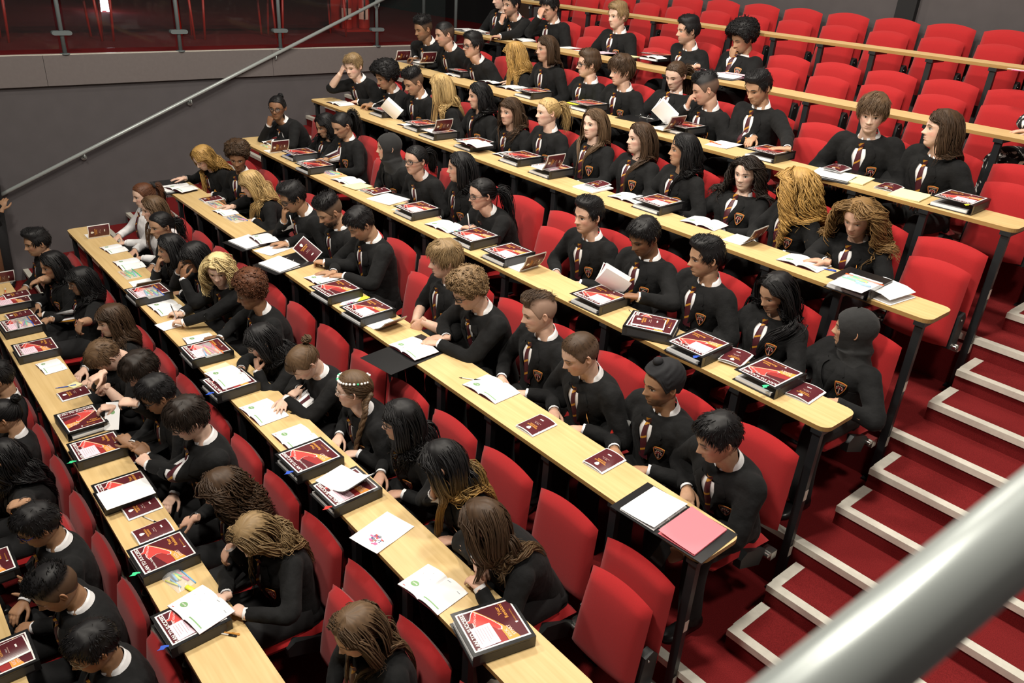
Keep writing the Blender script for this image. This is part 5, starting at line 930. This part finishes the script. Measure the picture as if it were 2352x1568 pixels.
def empty_mesh_part(r, ang):
    a = math.radians(ang); u = Vector((math.cos(a), 0, math.sin(a))); n = Vector((math.sin(a), 0, -math.cos(a)))
    for nm, me, off in (('cover', BK['curvecover'], 0), ('page', BK['inner'], -.003)):
        p = u*PW/2+Vector((0, 0, .006))+n*off; link(nm, me, r).matrix_local = Matrix(((-u.x, 0, n.x, p.x), (0, 1, 0, p.y), (-u.z, 0, n.z, p.z), (0, 0, 0, 1)))
def held(desc, P, X, Y, pages=(28, 60), i=0):
    """a booklet held in the air: X points to its spine, Y down the page, the printed cover faces X x Y"""
    r = empty('booklet', P); X = unit(np.asarray(X, float)); Y = np.asarray(Y, float); Y = unit(Y-X*(X@Y)); Z = np.cross(X, Y); r.matrix_world = Matrix(((X[0], Y[0], Z[0], P[0]), (X[1], Y[1], Z[1], P[1]), (X[2], Y[2], Z[2], P[2]), (0, 0, 0, 1)))
    link('cover', BK['curvecover'], r); link('page', BK['inner'], r)
    for a in pages: link('page', BK['inner'], r).matrix_local = Matrix.Translation((PW/2, 0, -.002))@Matrix.Rotation(math.radians(a), 4, 'Y')@Matrix.Translation((-PW/2, 0, 0))
    label_item(r, 'held', 'booklet', desc, i, 'revision booklets'); return r
def sheet_item(i, px, py, rot=0, w=.195, h=.275, m_='paper', dz=0., desc='white sheet of paper', pic=0, cat='paper', curl=.004, name='paper_sheet', stack=.0008):
    r = empty(name, (0, 0, 0)); put(r, i, px, py, .001+dz, rot); g = MB(); n = 10; u = np.linspace(-w/2, w/2, n); P = np.array([[(a, y, stack+curl*(a/w+.5)**3*(1 if y < 0 else .4)) for a in u] for y in np.linspace(-h/2, h/2, 5)]); g.grid(P); g.grid((P-[0, 0, stack-.0002])[:, ::-1]); g.grid(np.stack([P[:, 0]-[0, 0, stack], P[:, 0]], 1)); g.grid(np.stack([P[:, -1], P[:, -1]-[0, 0, stack]], 1)); g.grid(np.stack([P[0], P[0]-[0, 0, stack]], 0)); g.grid(np.stack([P[-1]-[0, 0, stack], P[-1]], 0)); g.obj('sheet', m_, r, False)
    if pic:
        g = MB(); q = np.random.default_rng(pic)
        for k in range(34):
            c = q.normal(0, .020, 2)+[.02, -.06]; a = q.uniform(.003, .010); g.box((c[0]-a, c[1]-a*.5, stack+.0014+k*.00002+.002), (c[0]+a, c[1]+a*.5, stack+.0016+k*.00002+.002), int(q.integers(0, 4)))
        g.obj('picture', ['ink_red', 'ink_blue', 'pink_plastic', 'ink_grey'], r, False)
    elif pic == 0:
        g = MB(); q = np.random.default_rng(int(px))
        for k in range(7): g.box((-w*.36, -h*.36+k*h*.1, stack+curl*.0+.0016), (-w*.36+w*q.uniform(.2, .62), -h*.36+k*h*.1+.0016, stack+.0018), 0)
        if curl < .002 and m_ == 'paper': g.obj('print', ['ink_grey'], r, False)
    label_item(r, cat, cat, desc, i, 'loose papers'); return r
def pen(i, px, py, rot, m_='clear_pen', cap='black_plastic', dz=0., desc='clear ballpoint pen with a black cap'):
    r = empty('pen', (0, 0, 0)); put(r, i, px, py, .0045+dz, rot); g = MB(); g.cyl((-.045, 0, 0), (.03, 0, 0), .0038, 8); g.obj('barrel', m_, r); g = MB(); g.cyl((.03, 0, 0), (.072, 0, 0), .0048, 8); g.box((.035, -.001, .003), (.07, .001, .0075)); g.obj('cap', cap, r); g = MB(); g.cyl((-.045, 0, 0), (-.066, 0, 0), .0036, 8, r2=.001); g.obj('tip', cap, r); label_item(r, 'pen', 'pen', desc, i, 'pens'); return r
def highlighter(i, px, py, rot, m_='yellow_plastic', dz=0., desc='yellow highlighter with a black cap'):
    r = empty('highlighter', (0, 0, 0)); put(r, i, px, py, .0085+dz, rot); g = MB(); g.tube(np.array([(-.05, 0, 0), (-.048, 0, 0), (.02, 0, 0)]), [.010, .0135, .0135], 12, rb=[.006, .008, .008]); g.obj('barrel', m_, r); g = MB(); g.tube(np.array([(.02, 0, 0), (.055, 0, 0), (.058, 0, 0)]), [.0125, .0125, .009], 12, rb=[.0075, .0075, .005]); g.obj('cap', 'black_plastic', r); label_item(r, 'highlighter', 'highlighter', desc, i, 'pens'); return r
def pencil_case(i, px, py, rot, zc='blue', dz=0., w=.225, h=.12, desc=None, fat=.018):
    r = empty('pencil_case', (0, 0, 0)); put(r, i, px, py, .001+dz, rot); g = MB(); u = np.linspace(-1, 1, 13); v = np.linspace(-1, 1, 9); P = np.array([[(a*w/2, b_*h/2, .0015+fat*(1-a**4)*(1-b_**4)*(1+.12*math.sin(a*9+b_*5))) for a in u] for b_ in v]); g.grid(P); P2 = P.copy(); P2[..., 2] = .0006; g.grid(P2[:, ::-1]); g.obj('pouch', 'clear_plastic', r)
    g = MB(); g.tube(np.array([(-w/2, h/2, .003), (0, h/2+.001, .004), (w/2, h/2, .003)]), .004, 6); g.obj('zip', zc+'_plastic', r)
    q = np.random.default_rng(int(px+py)); cols = ['yellow_plastic', 'green_plastic', 'light_blue_plastic', 'orange_plastic', 'black_plastic', 'pink_plastic', 'blue_plastic']
    for k in range(7):
        a = q.normal(0, .18); c = np.array([q.uniform(-.04, .04)*w/.225, (k-3)*h*.105, .006+.0*k]); d_ = np.array([math.cos(a), math.sin(a), 0])*q.uniform(.04, .065)*w/.225; g = MB(); ra = q.uniform(.0035, .0075); g.tube(np.array([c-d_, c+d_*.4, c+d_]), [ra, ra, ra*.8], 8, rb=[min(ra, .0055)]*3); g.obj('pen', cols[int(q.integers(0, 7))], r)
    label_item(r, 'case', 'pencil case', desc or ('clear pencil case with %s zip and coloured pens' % zc), i, 'pencil cases'); return r
def open_binder(i, px, py, rot=0, m1='paper', m2=None, desc='open black ring binder', dz=0., sp=.0):
    """lies open: spine in the middle along y; reader's left half at +x"""
    r = empty('ring_binder', (0, 0, 0)); put(r, i, px, py, .001+dz, rot); g = MB(); g.box((-.26, -.150, 0), (-.028, .150, .003)); g.box((.028, -.150, 0), (.26, .150, .003)); g.box((-.028, -.150, 0), (.028, .150, .002)); b0 = g.obj('covers', 'binder_black', r, False)
    g = MB()
    for y in (-.04, .04): t = np.linspace(0, PI, 11); g.tube(np.stack([.016*np.cos(t), 0*t+y, .004+.026*np.sin(t)], -1), .0013, 6)
    g.box((-.010, -.1, .002), (.010, .1, .005)); g.obj('rings', 'chrome', r)
    for sgn, mm in ((1, m1), (-1, m2)):
        if mm: g = MB(); u = np.linspace(0, 1, 9); P = np.array([[(sgn*(.012+.2*a), y, .008+.012*(1-a)**2+.004) for a in u] for y in (-.135, .135)]); g.grid(P if sgn > 0 else P[:, ::-1]); P2 = P.copy(); P2[..., 2] = .0035; g.grid(P2[:, ::-1] if sgn > 0 else P2); g.obj('pages', mm, r, False)
    label_item(r, 'binder', 'binder', desc, i, 'revision binders'); return r

B_, OB, BO, ST, SH, PN, PC, HL = binder, open_book, booklet, standing, sheet_item, pen, pencil_case, highlighter
# first row (bottom left)
B_(-2, 8, 1530, 0); BO(-2, 14, 1500, 4, BT, desc='maroon booklet lying on a binder'); B_(-2, -28, 1318, 0)
# second row
ST(-1, 8, 650, 0); B_(-1, 30, 702, 0, note=1); BO(-1, 38, 678, 3, BT, 'maroon booklet lying across a binder'); PN(-1, 12, 668, 170, 'orange_plastic', 'white_print', .012+BT*.0, 'orange pen')
B_(-1, 52, 757, 2, note=1); PC(-1, 52, 742, 2, 'blue', BT+.004); BO(-1, 45, 724, 4, .006, 'maroon booklet tucked behind a pencil case'); B_(-1, 86, 812, 0, note=1); OB(-1, 118, 842, 6, 0, 'folded white booklet with open pages', .8)
SH(-1, 172, 885, 25, .075, .075, 'yellow_pad', 0, 'pale yellow sticky note pad', None, 'note pad', .002, 'sticky_note', .006); PN(-1, 150, 888, 75, 'blue_plastic', 'blue_plastic', desc='dark blue pen beside the sticky notes'); BO(-1, 170, 905, 3, 0, 'maroon booklet beside the sticky notes')
B_(-1, 190, 978, -88, desc='black revision binder turned sideways to the row'); B_(-1, 226, 1042, 0, note=1, tagc='green'); B_(-1, 288, 1138, 0, desc='black revision binder under a blank white sheet'); SH(-1, 290, 1133, 1, .195, .275, dz=BT+.002, desc='blank white sheet lying on a binder', pic=None, curl=.003)
BO(-1, 326, 1168, 2, 0, 'maroon booklet above a black pen'); PN(-1, 345, 1193, 24, desc='clear pen between two maroon booklets'); BO(-1, 352, 1222, 2, .004, 'thick maroon booklet below a black pen'); B_(-1, 378, 1288, 1, tagc='green', desc='black revision binder with bare cover and green boot tag')
PC(-1, 405, 1330, 12, 'light_blue', 0, .20, .10, 'bulging clear pencil case full of pens', .028); HL(-1, 443, 1355, 20); B_(-1, 442, 1440, 2, note=1, tagc='blue'); OB(-1, 462, 1398, 12, BT+.004, 'open booklet held over a binder'); PN(-1, 512, 1455, 40, desc='black pen by the reading person'); PN(-1, 518, 1452, 43, 'gold_print', 'gold_print', 0, 'gold pen by the reading person')
# third row
ST(0, 228, 545, 0, ang=72); PN(0, 203, 530, 170, 'black_plastic'); OB(0, 262, 572, 8, 0, 'half-folded white booklet', .85); OB(0, 297, 607, 2); PC(0, 297, 630, 3, 'green'); ST(0, 335, 655, 0, ang=30, desc='white booklet with a raised page'); B_(0, 343, 683, 2, note=1); PC(0, 347, 672, 3, 'blue', BT+.004)
OB(0, 382, 707, 4, 0, 'open booklet under a pen'); SH(0, 395, 745, 8, .15, .2, desc='white sheet under folded hands', pic=None); OB(0, 463, 787, -4, 0, 'open booklet read with one hand'); B_(0, 475, 818, 0, note=1); PC(0, 478, 803, 2, 'orange', BT+.004, desc='clear pencil case with highlighters on a binder')
SH(0, 505, 848, 10, .13, .17, 'yellow_pad', 0, 'pale green card with a clear cover', None, 'card', .001, 'card'); B_(0, 530, 893, 3, tagc='blue'); OB(0, 523, 866, 4, BT, 'open booklet lying on a binder'); OB(0, 606, 946, 4, 0, 'open booklet beside folded hands'); OB(0, 683, 1008, 2, 0, 'open booklet next to a closed binder')
B_(0, 712, 1066, 2, tagc='blue', desc='black revision binder with bare cover and blue tag'); B_(0, 795, 1138, 2, note=1, tagc='red'); ST(0, 795, 1108, 14, BT, 26, 'booklet with a raised cover on a binder'); SH(0, 878, 1222, 14, .195, .275, desc='white sheet with a small colourful picture', pic=5, curl=.006); OB(0, 994, 1352, 8, 0, 'open booklet under leaning arms'); B_(0, 1130, 1458, -14, note=1, desc='large black revision binder at the desk end')
# fourth row
open_binder(1, 398, 428, 0, 'paper', None, 'black ring binder open at the desk end'); OB(1, 416, 432, 18, .02, 'booklet with a lifted page'); BO(1, 485, 458, 4, 0, 'maroon booklet being pointed at'); PC(1, 493, 470, 6, 'orange', desc='clear pencil case with orange zip'); OB(1, 518, 487, 6, 0, 'white booklet beside a pencil case', .8); PC(1, 540, 503, 8, 'blue')
open_binder(1, 595, 552, -80, 'paper', None, 'black ring binder open under white sheets'); OB(1, 606, 548, 0, .03, 'open booklet on an open ring binder', .85); SH(1, 630, 572, 20, desc='white sheet on the desk edge', pic=None); open_binder(1, 668, 602, -78, 'paper', None, 'black ring binder open with printed sheets')
OB(1, 745, 644, 4, 0, 'open booklet under a flat hand'); B_(1, 772, 678, 3); SH(1, 806, 690, 40, .10, .2, 'paper', 0, 'orange and white leaflet', 3, 'leaflet', .003, 'leaflet'); SH(1, 820, 690, 30, .1, .2, 'yellow_plastic', -.0, 'yellow leaflet', None, 'leaflet', .003, 'leaflet'); B_(1, 845, 725, 4, note=1); ST(1, 885, 748, 8, 0, 34, 'booklet with a raised cover near the binder')
open_binder(1, 935, 812, -82, None, None, 'flat black ring binder under an open booklet'); OB(1, 950, 800, 4, .012, 'open booklet on a flat black folder'); PN(1, 1078, 870, 38, desc='clear black-capped pen'); OB(1, 1128, 893, 4, 0, 'open white booklet with a green logo', 1.05); BO(1, 1232, 978, 3, 0, 'maroon booklet lying alone'); BO(1, 1388, 1060, 3, 0, 'maroon booklet nearest the desk end')
open_binder(1, 1545, 1195, 4, 'pink_card', 'paper', 'open ring binder with pink divider and white sheets')
# fifth row
OB(2, 625, 327, 4, 0, 'open booklet under a hand'); PC(2, 612, 336, 8, 'orange', 0, .16, .07, 'small clear pencil case'); ST(2, 640, 350, 2, ang=66); B_(2, 690, 362, 2, tagc='blue'); OB(2, 718, 375, 6, 0, 'open booklet touched by a hand'); B_(2, 724, 391, 2); PC(2, 757, 397, 4, 'red', 0, .24, .11, 'clear pencil case with pink and red pens', .022); OB(2, 800, 416, 6, 0, 'open booklet among loose sheets'); SH(2, 820, 427, 10, .2, .2, 'yellow_pad', .004, 'cream papers in a folder', None, 'paper', .003, 'paper_sheet', .004)
PC(2, 846, 440, 10, 'green', 0, .2, .1, 'clear pencil case with a green highlighter'); SH(2, 892, 458, 14, .27, .26, 'paper', 0, 'white sheets with an orange border', None, 'paper', .004, 'paper_sheet', .006); BO(2, 868, 440, 6, .012, 'rolled maroon booklet'); PC(2, 930, 485, 10, 'pink', 0, .22, .12, 'clear pencil case with bright highlighters', .022); B_(2, 958, 492, 2, note=1); OB(2, 1022, 520, 6, 0, 'open booklet being written in'); PC(2, 1062, 538, 10, 'red', 0, desc='clear pencil case with red zip'); B_(2, 1090, 556, 2, note=1); B_(2, 1166, 594, 2, note=1); ST(2, 1215, 618, 4, ang=62, desc='half-open pale maroon booklet standing on its spine')
B_(2, 1376, 697, 2, note=1); PN(2, 1456, 720, -18); B_(2, 1495, 762, -62, desc='black revision binder turned at an angle'); BO(2, 1490, 742, -58, BT, 'maroon booklet on the angled binder'); B_(2, 1602, 808, 2, note=1, tagc='blue'); BO(2, 1690, 822, 14, .012, 'thick maroon booklet between two binders'); B_(2, 1765, 876, 0, tagc='green', desc='black revision binder with bare cover and green tag'); BO(2, 1850, 904, 4, 0, 'maroon booklet at the desk end')
# sixth row
OB(3, 782, 238, 4, 0, 'open booklet under a hand'); B_(3, 890, 264, 0); OB(3, 945, 289, 4, .0, 'open booklet in front of a binder', .9); B_(3, 970, 296, 0); B_(3, 1008, 314, 0); ST(3, 1012, 303, 0, BT, 62, 'half-open booklet standing on a binder'); B_(3, 1090, 339, 0); OB(3, 1090, 330, 4, BT, 'open booklet lying on a binder'); OB(3, 1172, 358, 4, 0, 'open booklets piled at a binder'); B_(3, 1196, 372, 0); B_(3, 1266, 399, 0, note=1); ST(3, 1265, 388, 0, BT, 64, 'half-open booklet standing on a noted binder')
SH(3, 1362, 432, 4, .21, .25, 'paper', 0, 'spiral notepad with white pages', None, 'notepad', .002, 'notepad', .010); BO(3, 1372, 425, 8, .013, 'maroon booklet on the notepad'); OB(3, 1446, 456, 6, 0, 'open booklet by itself'); B_(3, 1510, 478, 2, note=1); OB(3, 1617, 513, 6, 0, 'open booklet, pages lifting'); ST(3, 1718, 557, 6, ang=56, desc='half-open booklet with the cover raised'); OB(3, 1846, 604, 4, 0, 'open booklet under spread fingers'); PN(3, 1893, 617, 20, 'blue_plastic', 'blue_plastic', desc='blue pen beside the open booklet')
B_(3, 1968, 662, 2, tagc='green', desc='thick binder under a pencil case with green tag', cover=0); SH(3, 1966, 650, 2, .195, .27, dz=BT+.001, desc='white sheet on the thick binder', pic=None); PC(3, 1975, 648, 4, 'orange', BT+.006, desc='clear pencil case with orange zip on a binder')
r = empty('magazine', (0, 0, 0)); put(r, 3, 2038, 678, .001, -6); g = MB(); t = np.linspace(0, 1, 22); pr = np.array([(.10-.20*a*1.0, .002) for a in t[:8]]+[(-.04+.045*math.cos(a)-.06, .026+.024*math.sin(a)) for a in np.linspace(-PI/2-.2, -PI*1.5+.1, 12)]+[(.03, .046), (.09, .030)]); g.grid(np.stack([np.c_[pr[:, 0], np.full(len(pr), y), pr[:, 1]] for y in (-.13, .13)])); P2 = pr+[0, -.0015]; g.grid(np.stack([np.c_[P2[:, 0], np.full(len(pr), y), P2[:, 1]] for y in (.13, -.13)])); g.obj('pages', 'paper', r); g = MB(); g.grid(np.stack([np.c_[pr[8:20, 0]-.0008, np.full(12, y), pr[8:20, 1]+.0006] for y in (-.085, -.065)])); g.obj('band', 'orange_print', r); label_item(r, 'mag', 'magazine', 'white magazine rolled over itself near the desk end', 3, 'loose papers')
# seventh row
ST(4, 922, 141, 0, ang=64); B_(4, 985, 152, 0); ST(4, 980, 145, 0, BT, 62, 'half-open booklet standing on a binder'); B_(4, 1066, 174, 0); OB(4, 1040, 172, 4, .0, 'open booklet behind a binder', .8); OB(4, 1128, 188, 4, 0, 'open booklet with a dark clip', .8); OB(4, 1180, 203, 6, .0, 'large open white booklet', 1.2); B_(4, 1225, 222, 0); SH(4, 1325, 237, 10, .15, .19, 'yellow_plastic', 0, 'yellow card with papers', None, 'card', .002, 'card', .004); B_(4, 1350, 251, 0); open_binder(4, 1480, 270, -80, None, None, 'flat black ring binder below a held booklet'); B_(4, 1570, 303, 0); ST(4, 1540, 298, 0, .02, 58, 'half-open booklet leaning by the binder')
SH(4, 1662, 332, 8, desc='white sheet with an orange pencil on it', pic=None); PN(4, 1645, 329, 170, 'orange_plastic', 'orange_plastic', .002, 'orange pencil on a white sheet'); B_(4, 1765, 362, 2); open_binder(4, 1925, 400, -80, 'paper', None, 'ring binder open with white pages'); BO(4, 1922, 388, 6, .03, 'maroon booklet on an open ring binder'); SH(4, 1962, 412, 10, .20, .26, 'yellow_pad', .0, 'pale yellow pad beside a ring binder', None, 'notepad', .002, 'notepad', .008); BO(4, 2042, 432, 6, 0, 'maroon booklet beside a cream pad'); SH(4, 2090, 449, 6, .2, .25, 'yellow_pad', 0, 'cream paper pad', None, 'notepad', .002, 'notepad', .007); B_(4, 2200, 474, 2, note=1, tagc='yellow')
# eighth row
open_binder(5, 1080, 72, 0, 'paper', 'paper', 'open ring binder with white sheets at the far desk end'); BO(5, 1122, 78, 4, .006, 'dark booklet beside an open binder'); OB(5, 1195, 92, 4, 0, 'open white booklet with a yellow edge', 1.1); SH(5, 1308, 110, 6, .18, .22, desc='printed sheet', pic=None); SH(5, 1345, 117, 6, .16, .2, desc='blank white sheet', pic=None); SH(5, 1388, 122, 4, .17, .22, 'pink_note', 0, 'pale pink sheets', None, 'paper', .004, 'paper_sheet', .006); SH(5, 1446, 131, 4, .19, .12, 'yellow_pad', 0, 'pale card with coloured pens', None, 'card', .002, 'card', .012); B_(5, 1510, 138, 0); OB(5, 1500, 132, 4, BT, 'open booklet on a binder', .8); BO(5, 1598, 162, 4, 0, 'small maroon booklet'); open_binder(5, 1675, 176, -80, 'paper', 'pink_note', 'open ring binder with coloured sheets')
SH(6, 2335, 160, 6, .12, .05, 'paper', 0, 'small white slip', None, 'paper', .001, 'paper_slip'); PN(6, 2345, 163, 10, 'pink_plastic', 'pink_plastic', desc='purple pen at the right edge')
# booklets held in hands
U3, R3, F3 = UPV, RGT, FWD
held('maroon booklet held open in one hand', on_plane(1405, 640, 1, 2*D+.30), -U3*.85-R3*.42-F3*.2, R3*.9-U3*.36+F3*.25, i=2)
held('maroon booklet held up in both hands', on_plane(900, 250, 1, 3*D+.28), -U3*.8-R3*.6-F3*.2, R3*.85-U3*.5+F3*.3, i=3)
held('maroon booklet tilted up over a binder', on_plane(276, 1050, 1, -D+.26), R3*.35-U3*.93, R3*.93+U3*.34+F3*.25, (), i=-1)
held('dark maroon booklet held by the bearded person', on_plane(706, 575, 1, D+.27), -U3*.75-R3*.66, R3*.8-U3*.6+F3*.2, (), i=1)
held('maroon booklet read above a flat folder', on_plane(1525, 258, 1, 4*D+.27), -U3*.8-R3*.6-F3*.2, R3*.85-U3*.5+F3*.3, i=4)
# pamphlet in two hands
r = empty('pamphlet', on_plane(258, 955, 1, -D+.33)); X, Y = unit(R3*.98+U3*.05+F3*.1), unit(-U3*.95+R3*.02-F3*.3); Y = unit(Y-X*(X@Y)); Z = np.cross(X, Y); p = np.array(r.location); r.matrix_world = Matrix(((X[0], Y[0], -Z[0], p[0]), (X[1], Y[1], -Z[1], p[1]), (X[2], Y[2], -Z[2], p[2]), (0, 0, 0, 1)))
g = MB(); g.box((-.048, -.098, -.001), (.048, .098, .001)); pg = g.obj('sheet', 'paper', r, False); t = np.linspace(0, 2*PI, 25)[:-1]; g = MB(); g.add(np.c_[.016*np.cos(t), -.025+.013*np.sin(t), np.full(24, .0015)], np.arange(24)[None]); g.add(np.c_[.016*np.cos(t), -.025+.013*np.sin(t), np.full(24, -.0015)], np.arange(24)[None]); g.obj('logo', 'ink_green', pg, False); label_item(r, 'pam', 'pamphlet', 'white pamphlet with a green oval held in two hands', -1, 'loose papers')
# pen of the leaning person, phone under the desk, red pencil case in a pocket
for (px, py, rw, off, mm, nm, ds, cat) in ((396, 716, 0, .10, 'steel', 'pen', 'pen held by the leaning person', 'pen'), (1074, 510, 2, .13, 'white_print', 'pen', 'white pen held while writing', 'pen'), (668, 512, 1, .30, 'white_print', 'pen', 'white pen held at the lips', 'pen')):
    c = on_plane(px, py, 1, rw*D+off); r = empty(nm, c); g = MB(); g.cyl((0, .02, -.05), (.01, -.01, .07), .0042, 8); g.obj('barrel', mm, r); g = MB(); g.cyl((0, .02, -.05), (0, .022, -.062), .003, 8); g.obj('tip', 'black_plastic', r); label_item(r, 'heldpen', cat, ds, rw, 'pens')
c = on_plane(1521, 1268, 1, D+.155); r = empty('phone', c); g = MB(); g.box((-.035, -.07, -.004), (.035, .07, .004)); g.obj('case', 'black_plastic', r, False); g = MB(); g.box((-.031, -.062, .004), (.031, .062, .0046)); g.obj('screen', 'lens_glass', r, False); r.rotation_euler = (.3, .5, .4); tag(r, 'dark phone held under the desk by the person nearest the aisle', 'phone'); 
c = on_plane(1428, 985, 1, 1*D+.52); r = empty('pencil_case', c); r.rotation_euler = (1.25, .3, .7); g = MB(); g.box((-.035, -.06, -.008), (.03, .06, .008)); g.obj('pouch', 'clear_plastic', r, False); g = MB(); g.box((-.05, -.065, -.010), (-.036, .065, .010)); g.obj('zip', 'red_plastic', r, False); g = MB(); g.box((-.03, -.055, -.004), (.025, .055, .004)); g.obj('mesh_panel', 'steel', r, False); tag(r, 'red edged clear pencil case upright between two seated people, fourth row', 'pencil case')
# white handbag on the floor under the third row
r = empty('handbag', (5.42, .30, ZF)); r.rotation_euler = (0, 0, -.35); g = MB(); u = np.linspace(0, 2*PI, 33)[:-1]; rows = []
for z, a, b_ in ((0, .165, .07), (.02, .175, .08), (.12, .18, .085), (.22, .165, .06), (.27, .15, .045), (.27, .14, .035), (.20, .14, .04)): rows.append(np.stack([a*np.sign(np.cos(u))*np.abs(np.cos(u))**.7, b_*np.sign(np.sin(u))*np.abs(np.sin(u))**.8, np.full(32, z)], -1))
g.grid(np.array(rows), True, cap0=True, cap1=True); g.obj('body', 'cream_leather', r)
for sy in (-.05, .05): g = MB(); t = np.linspace(0, PI, 15); g.tube(np.stack([.075*np.cos(t), sy+.01*np.sin(t), .235+.15*np.sin(t)], -1), .009, 8); g.obj('handle', 'cream_leather', r)
g = MB(); g.tube(np.array([(-.13, 0, .272), (0, 0, .277), (.13, 0, .272)]), .005, 6); g.obj('zip', 'gold_metal', r); g = MB(); g.tube(np.array([(-.07, -.066, .20), (-.07, -.08, .12), (-.04, -.08, .12), (-.04, -.066, .20)]), .003, 6); g.obj('buckle', 'gold_metal', r); tag(r, 'cream leather handbag with round handles on the floor under the third desk', 'bag')
# ------------------------------------------------------------------ the passer-by at the left edge
E0 = np.array([-1.78, -.52]); zf = -3*HH/3*0-HH+ZF+HH/3; r = empty('person', (E0[0], E0[1], -HH+ZF+HH/3)); zf = r.location[2]
g = MB(); sk = np.asarray(SKIN[3]); tp = (-.36, .02); H0 = np.array([tp[0], tp[1], 1.58]); fr = frame(-1.2); G = HEADS[0]['G']; g.grid(H0+(G*.24)@fr, True, sk, cap0=True)
hand = on_plane(6, 466, 0, -1.86)-np.array(r.location); hv, hf = HANDS['relax']; y = unit(np.array([-.25, .35, .8])); z_ = unit(np.array([.8, -.5, .1])-y*(np.array([.8, -.5, .1])@y)); x_ = np.cross(y, z_); W_ = hand-y*.07; g.add(W_+hv@np.stack([x_, y, z_]), hf, sk); sh_ = np.array([tp[0]+.10, tp[1]+.14, 1.36]); el = (sh_+W_)/2+np.array([.02, -.02, -.14]); g.tube(catmull([sh_, el, W_+y*.01], 8), [.05, .045, .042, .04, .038, .034, .030, .027], 10, sk); g.tube(np.array([(tp[0], tp[1], .1), (tp[0], tp[1], .9), (tp[0], tp[1], 1.42)]), [.08, .12, .06], 12, sk); g.obj('body', 'skin', r, attr=True)
g = MB(); g.tube(np.array([(tp[0], tp[1], z) for z in (.72, .82, 1.0, 1.2, 1.33, 1.40, 1.43)]), [.18, .18, .165, .185, .185, .13, .07], 20, rb=[.125, .12, .11, .12, .11, .085, .06]); g.tube(catmull([sh_, el, W_-y*.0], 9), [.075, .07, .062, .058, .055, .052, .05, .048, .045], 12); rb_, = fuse([g], [.014], 2, .5); g = MB(); g.add(rb_[0], rb_[1]); g.obj('blazer', 'blazer_cloth', r)
g = MB(); 
for sg in (-1, 1): g.tube(np.array([(tp[0], tp[1]+sg*.09, .86), (tp[0], tp[1]+sg*.09, .45), (tp[0], tp[1]+sg*.09, .04)]), [.10, .075, .06], 12)
g.obj('trousers', 'trouser_cloth', r)
for sg in (-1, 1): o = link('shoe', SHOE, r); o.location = (tp[0], tp[1]+sg*.09, 0); o.rotation_euler = (0, 0, -1.5)
build_hair(0, 'short', 'black', lambda P: H0+(np.asarray(P)*.24)@fr, dict(skin=sk)).obj('hair', 'hair', r, attr=True)
tag(r, 'person standing at the left frame edge with one hand raised by the handrail', 'person')
# ------------------------------------------------------------------ labels that single out each desk item
for (i, cat), L in ITEMS.items():
    L.sort(key=lambda a: -a[0].matrix_basis.translation.x); names = {}
    for r, d, k in L: names.setdefault(d, []).append(r)
    for d, rs in names.items():
        for n, r in enumerate(rs): r['label'] = '%s, %s row' % (d, ORD[i]) if len(rs) == 1 else '%s, %s from right, %s row' % (d, NTH[n], ORD[i])
